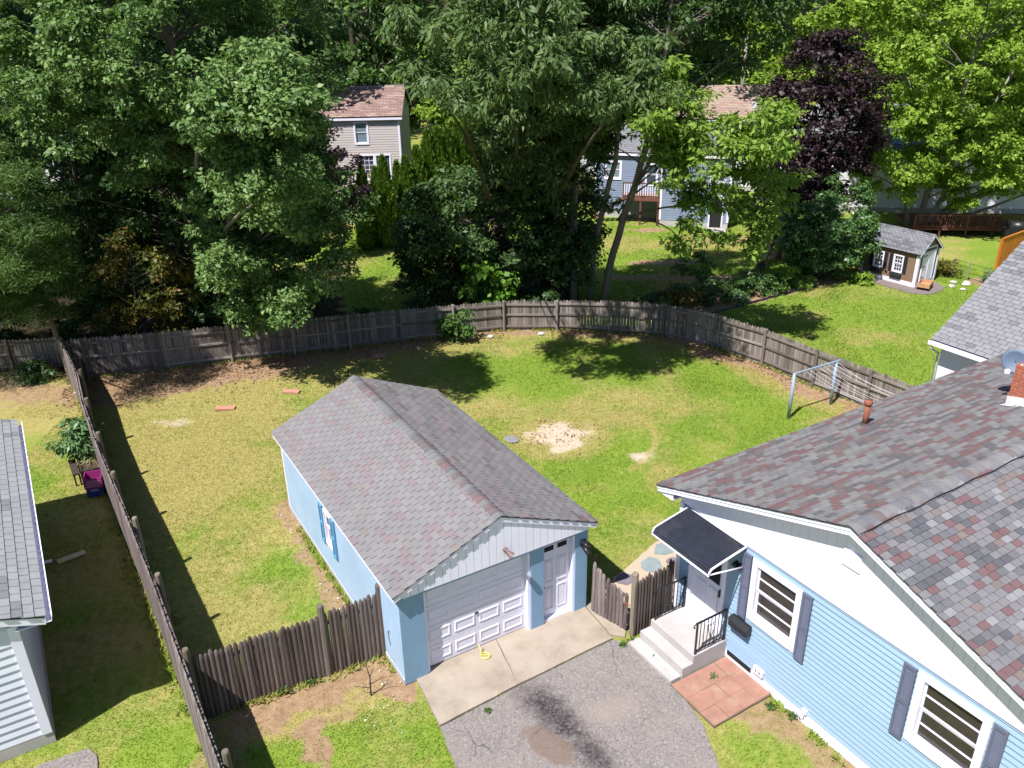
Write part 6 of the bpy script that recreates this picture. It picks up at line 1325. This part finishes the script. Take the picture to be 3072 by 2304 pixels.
# arborvitae hedge
def arbor_mesh(seed):
    rg = np.random.default_rng(seed); n = 5200; z = rg.uniform(0, 1, n) ** 1.15; ang = rg.uniform(0, 6.283, n); prof = np.interp(z, [0, .1, .35, .7, .92, 1], [.75, 1, .95, .62, .22, .02])
    lump = 1 + .16 * np.sin(ang * 3 + z * 9 + seed) + .1 * np.sin(ang * 7 - z * 23); r_ = prof * lump * rg.uniform(.75, 1.04, n) * .125
    P = np.stack([np.cos(ang) * r_, np.sin(ang) * r_, z], 1); d = np.stack([np.cos(ang), np.sin(ang), np.zeros(n)], 1)
    t = unit(d * .45 + np.array([0, 0, 1.0]) + rg.normal(size=(n, 3)) * .25); nn = unit(d + rg.normal(size=(n, 3)) * .6); b = np.cross(nn, t); L = .05 * rg.uniform(.6, 1.3, n)[:, None]
    V = np.stack([P, P + t * L * .5 + b * L * .22, P + t * L, P + t * L * .5 - b * L * .22], 1).reshape(-1, 3)
    return np_mesh('foliage', V, 4, np.arange(len(V)), LM['arbor'], {'tint': ('FLOAT', np.repeat(np.clip(.45 + rg.normal(0, .22, n), 0, 1), 4))})
AM = [arbor_mesh(s) for s in (1, 2, 3)]; mb = MB(); mb.tube([(0, 0, -.02), (0, 0, .5), (0, 0, .95)], [.012, .009, .002], 6); ATR = mb.mesh('trunk', BK, True)
ordn = 'first second third fourth fifth sixth seventh eighth ninth tenth eleventh twelfth thirteenth fourteenth fifteenth sixteenth'.split()
AR_ = [(-8.25, 48.2, 4.7), (-7.7, 49.6, 4.3), (-7.05, 48.4, 5.1), (-6.5, 50.2, 4.5), (-5.9, 49.4, 4.9), (-5.3, 50.2, 5.3), (-4.75, 51.2, 6.0), (-4.2, 51.6, 6.1), (-3.6, 52.2, 6.0), (-3.05, 53.0, 6.2), (-2.5, 53.8, 6.5), (-1.9, 54.6, 6.7), (-1.3, 55.4, 6.6), (-.7, 56.2, 6.6)]
r = random.Random(77)
for k, (x, y, h_) in enumerate(AR_):
    t = empty('arborvitae', (x, y, 0), r.uniform(0, 6), '%s narrow pointed arborvitae from the left in the hedge row' % ordn[k], 'tree', 'arborvitae hedge beside the beige house'); s = Matrix.Diagonal((h_ * .95, h_ * .95, h_, 1))
    obj('foliage', AM[k % 3], t, s); obj('trunk', ATR, t, s)
# background woodland
def bgproto(seed, mat, n=70, per=210):
    rg = np.random.default_rng(seed); C = np.concatenate([ell_points(rg, (0, 0, 10.0), (5.2, 4.6, 7.6), n, .5), ell_points(rg, (0, -1, 4.0), (4.2, 3.5, 3.2), n // 3, .5)]); CR = rg.uniform(.9, 1.5, len(C))
    V, tint = leaf_cloud(C, CR, per, .34, .19, rg, center=np.array([0, 0, 9.0]))
    me = np_mesh('crown', V, 4, np.arange(len(V)), mat, {'tint': ('FLOAT', tint)}); mb = MB(); mb.tube([(0, 0, -.2), (.1, 0, 5), (0, .1, 10), (0, 0, 15)], [.3, .24, .15, .03], 8); return me, mb.mesh('trunk', BK, True)
BP_ = dict(a=bgproto(1, LM['far']), b=bgproto(2, LM['mid']), c=bgproto(3, LM['bright'], 60, 190), d=bgproto(4, LM['dark']))
BGT = [(-52, 66, 1.25, 'a', 'broad woodland tree behind the far left house'), (-34, 54, 1.1, 'd', 'dark tree behind the second pine'), (-25, 52, 1.15, 'd', 'dark tree standing behind the oak at left'), (-17, 56, 1.2, 'a', 'tall tree behind the oak crown'), (-19, 47, .9, 'd', 'shadowed tree close behind the oak'),
       (-45, 84, 1.5, 'a', 'distant tree at the upper left corner'), (-30, 84, 1.5, 'd', 'distant dark tree left of the beige house'), (-12, 72, 1.25, 'b', 'mid green tree directly behind the beige house'), (-2.5, 63, .78, 'c', 'light green tree right of the beige house'), (1.0, 60, .7, 'b', 'mid green tree behind the end of the hedge'),
       (-4, 82, 1.5, 'a', 'distant tree above the beige house roof'), (6, 80, 1.5, 'd', 'distant dark tree above the middle white house'), (11, 74, 1.25, 'b', 'mid green tree above the taupe roof at left'), (24, 78, 1.35, 'c', 'light tree beyond the utility pole'), (18, 88, 1.6, 'a', 'distant tree above the taupe roof'),
       (33, 72, 1.3, 'c', 'bright distant tree above the white house'), (44, 68, 1.3, 'c', 'bright tree past the right edge maple'), (52, 84, 1.6, 'b', 'distant tree at the upper right corner'), (38, 90, 1.7, 'c', 'far bright tree at the top right'), (-65, 80, 1.6, 'd', 'far tree left of the woodland'),
       (-17, 92, 1.7, 'd', 'far tall tree behind the oak top'), (66, 78, 1.5, 'b', 'far tree right of the white house'), (8.5, 66, .8, 'd', 'dark tree beside the middle white house'), (30, 60, .8, 'c', 'light green small tree beside the white house')]
r = random.Random(5)
for (x, y, s, k, lab) in BGT:
    t = empty('woodland_tree', (x, y, 0), r.uniform(0, 6.28), lab, 'tree', 'woodland trees beyond the houses'); S = Matrix.Diagonal((s, s, s * r.uniform(.95, 1.1), 1))
    obj('crown', BP_[k][0], t, S); obj('trunk', BP_[k][1], t, S)
far_rg = np.random.default_rng(9); FC = np.stack([far_rg.uniform(-150, 160, 520), far_rg.uniform(100, 135, 520), far_rg.uniform(1, 24, 520)], 1)
V, tint = leaf_cloud(FC, far_rg.uniform(2.5, 4.5, 520), 90, 1.0, .6, far_rg); tag(obj('distant_wood', np_mesh('distant_wood', V, 4, np.arange(len(V)), LM['far'], {'tint': ('FLOAT', tint)})), 'distant wood closing the view behind the houses', None, None, 'stuff')

# ------------------------------------------------------------------ weeds, grass
WD = [(-5.0, 13.72, 0.180, 'leafy weed at the foot of the dark stockade'), (-4.45, 13.98, 0.120, 'small weed at the stockade foot near the round post'), (2.62, 15.05, 0.096, 'weed sprouting at the gate post'), (2.4, 14.93, 0.084, 'tuft of weeds where apron meets driveway'), (2.98, 14.52, 0.072, 'weed in the crack beside the bottom step'), (-.62, 13.05, 0.072, 'weed in the apron edge crack'), (4.25, 13.9, 0.072, 'dry weed in the paver nearest the steps'), (5.2, 13.05, 0.132, 'leafy weed at the patio corner'), (5.6, 12.75, 0.120, 'leafy weed beside the white foundation')]
for k, (x, y, s, lab) in enumerate(WD):
    tree('weed', lab, 'weed', (x, y, 0), [(x, y, s * .35 + .03, s * .8, s * .7, s * .35, 5)], (.06, .022), (LM['mid'], BK), seed=300 + k, per=22, cr=(.04, .07), tr=.006, zmin=.02, maxbr=3, crown_name='leaves')
def footprint(f, a0, a1, b0, b1): return [f(a, b)[:2] for a, b in ((a0, b0), (a1, b0), (a1, b1), (a0, b1))]
KEEP = [footprint(GP, 0, GW, 0, GL), footprint(HP, -HWD, HWD, 0, HLEN), footprint(HP, -4.12, -2.66, -1.62, 0), footprint(HP, -2.7, -1.3, -1.66, 0), [q[:2] for q in (A0, A2, GP(5.0, .15), GP(5.16, -1.05), GP(4.9, -1.32), A3, A4, A5)], drive,
        footprint(fr(-9.34, 12.52, GYAW), -8, 0, 0, 9), footprint(fr(14.2, 25.75, HYAW), 0, 8, 0, 10), footprint(SP, -.2, 3.8, -.7, 1.8), [q[:2] for q in (HP(-4.5, -1.1), HP(-4.45, 2.6), HP(-5.6, 2.9), HP(-6.9, 2.5), HP(-6.85, 1.7), HP(-6.65, 1.05), HP(-6.4, .35), HP(-6.2, -.4), HP(-5.75, -1.2))], [(-9.3, 11.95), (-8.55, 12.28), (-8.3, 12.1), (-7.9, 11.2), (-7.2, 9.0), (-14, 8.0)]]
rg = np.random.default_rng(12); gxs = []; gys = []; gsz = []
for (x0, x1, y0, y1, n, sz) in ((-15, 8, 9.5, 19, 150000, 1.0), (-16, 12, 19, 27, 120000, 1.15), (-18, 14, 27, 35, 80000, 1.35), (6, 24, 28, 43, 60000, 1.6), (-10, 16, 38, 53, 45000, 2.0)):
    gxs.append(rg.uniform(x0, x1, n)); gys.append(rg.uniform(y0, y1, n)); gsz.append(np.full(n, sz))
gx_ = np.concatenate(gxs); gy_ = np.concatenate(gys); gs_ = np.concatenate(gsz)
ok = np.ones(len(gx_), bool)
for P in KEEP: ok &= ~inpoly(gx_, gy_, P)
gx_, gy_, gs_ = gx_[ok], gy_[ok], gs_[ok]; d_, dr_, sa_, hu_ = cover(gx_, gy_); hu_ = hu_
ok = rg.uniform(size=len(gx_)) > np.clip(d_ * 1.15 + sa_ * 1.25, 0, .97); gx_, gy_, gs_, d_, dr_, sa_, hu_ = (q[ok] for q in (gx_, gy_, gs_, d_, dr_, sa_, hu_))
tf = []
for (P_, w_, m_) in ((BACK, .10, 5000), (LEFTP, .16, 5200), ([tuple(GP(-.06, 0)[:2]), tuple(GP(-.06, GL)[:2])], .07, 1200), ([(-6.3, 13.1), (-3.0, 14.8)], .10, 900), ([tuple(HP(-1.3, -.12)[:2]), tuple(HP(4.4, -.12)[:2])], .07, 900)):
    for _ in range(m_):
        i_ = rg.integers(0, len(P_) - 1); a_, b_ = np.array(P_[i_]), np.array(P_[i_ + 1]); tf.append(a_ + (b_ - a_) * rg.uniform() + rg.normal(0, w_, 2))
tf = np.array(tf); tf = tf[fbm(tf[:, 0], tf[:, 1], .7, 91) > .46]; nt_ = len(tf)
gx_ = np.concatenate([gx_, tf[:, 0]]); gy_ = np.concatenate([gy_, tf[:, 1]]); gs_ = np.concatenate([gs_, rg.uniform(1.6, 3.6, nt_)])
d2_, r2_, s2_, h2_ = cover(tf[:, 0], tf[:, 1]); d_ = np.concatenate([d_, d2_]); dr_ = np.concatenate([dr_, r2_ * .6]); sa_ = np.concatenate([sa_, s2_]); hu_ = np.concatenate([hu_, h2_])
n = len(gx_); th = rg.uniform(0, 6.283, n); lush = fbm(gx_, gy_, .8, 55); hgt = (.02 + .042 * lush * (1.15 - .6 * dr_)) * gs_ * rg.uniform(.6, 1.4, n); wd = .0085 * gs_ * rg.uniform(.7, 1.3, n)
lean = rg.uniform(.3, 1.3, n); b0 = np.stack([gx_, gy_, np.full(n, -.012)], 1); sd_ = np.stack([-np.sin(th), np.cos(th), np.zeros(n)], 1) * wd[:, None]
tip = b0 + np.stack([np.cos(th) * hgt * lean, np.sin(th) * hgt * lean, hgt], 1)
V = np.stack([b0 - sd_, b0 + sd_, tip], 1).reshape(-1, 3); cv = np.repeat(np.stack([d_, dr_, sa_, hu_], 1), 3, 0)
tag(obj('grass', np_mesh('grass', V, 3, np.arange(3 * n), M['blade'], {'cover': ('FLOAT_COLOR', cv)})), 'short lawn grass over the yards', None, None, 'stuff')
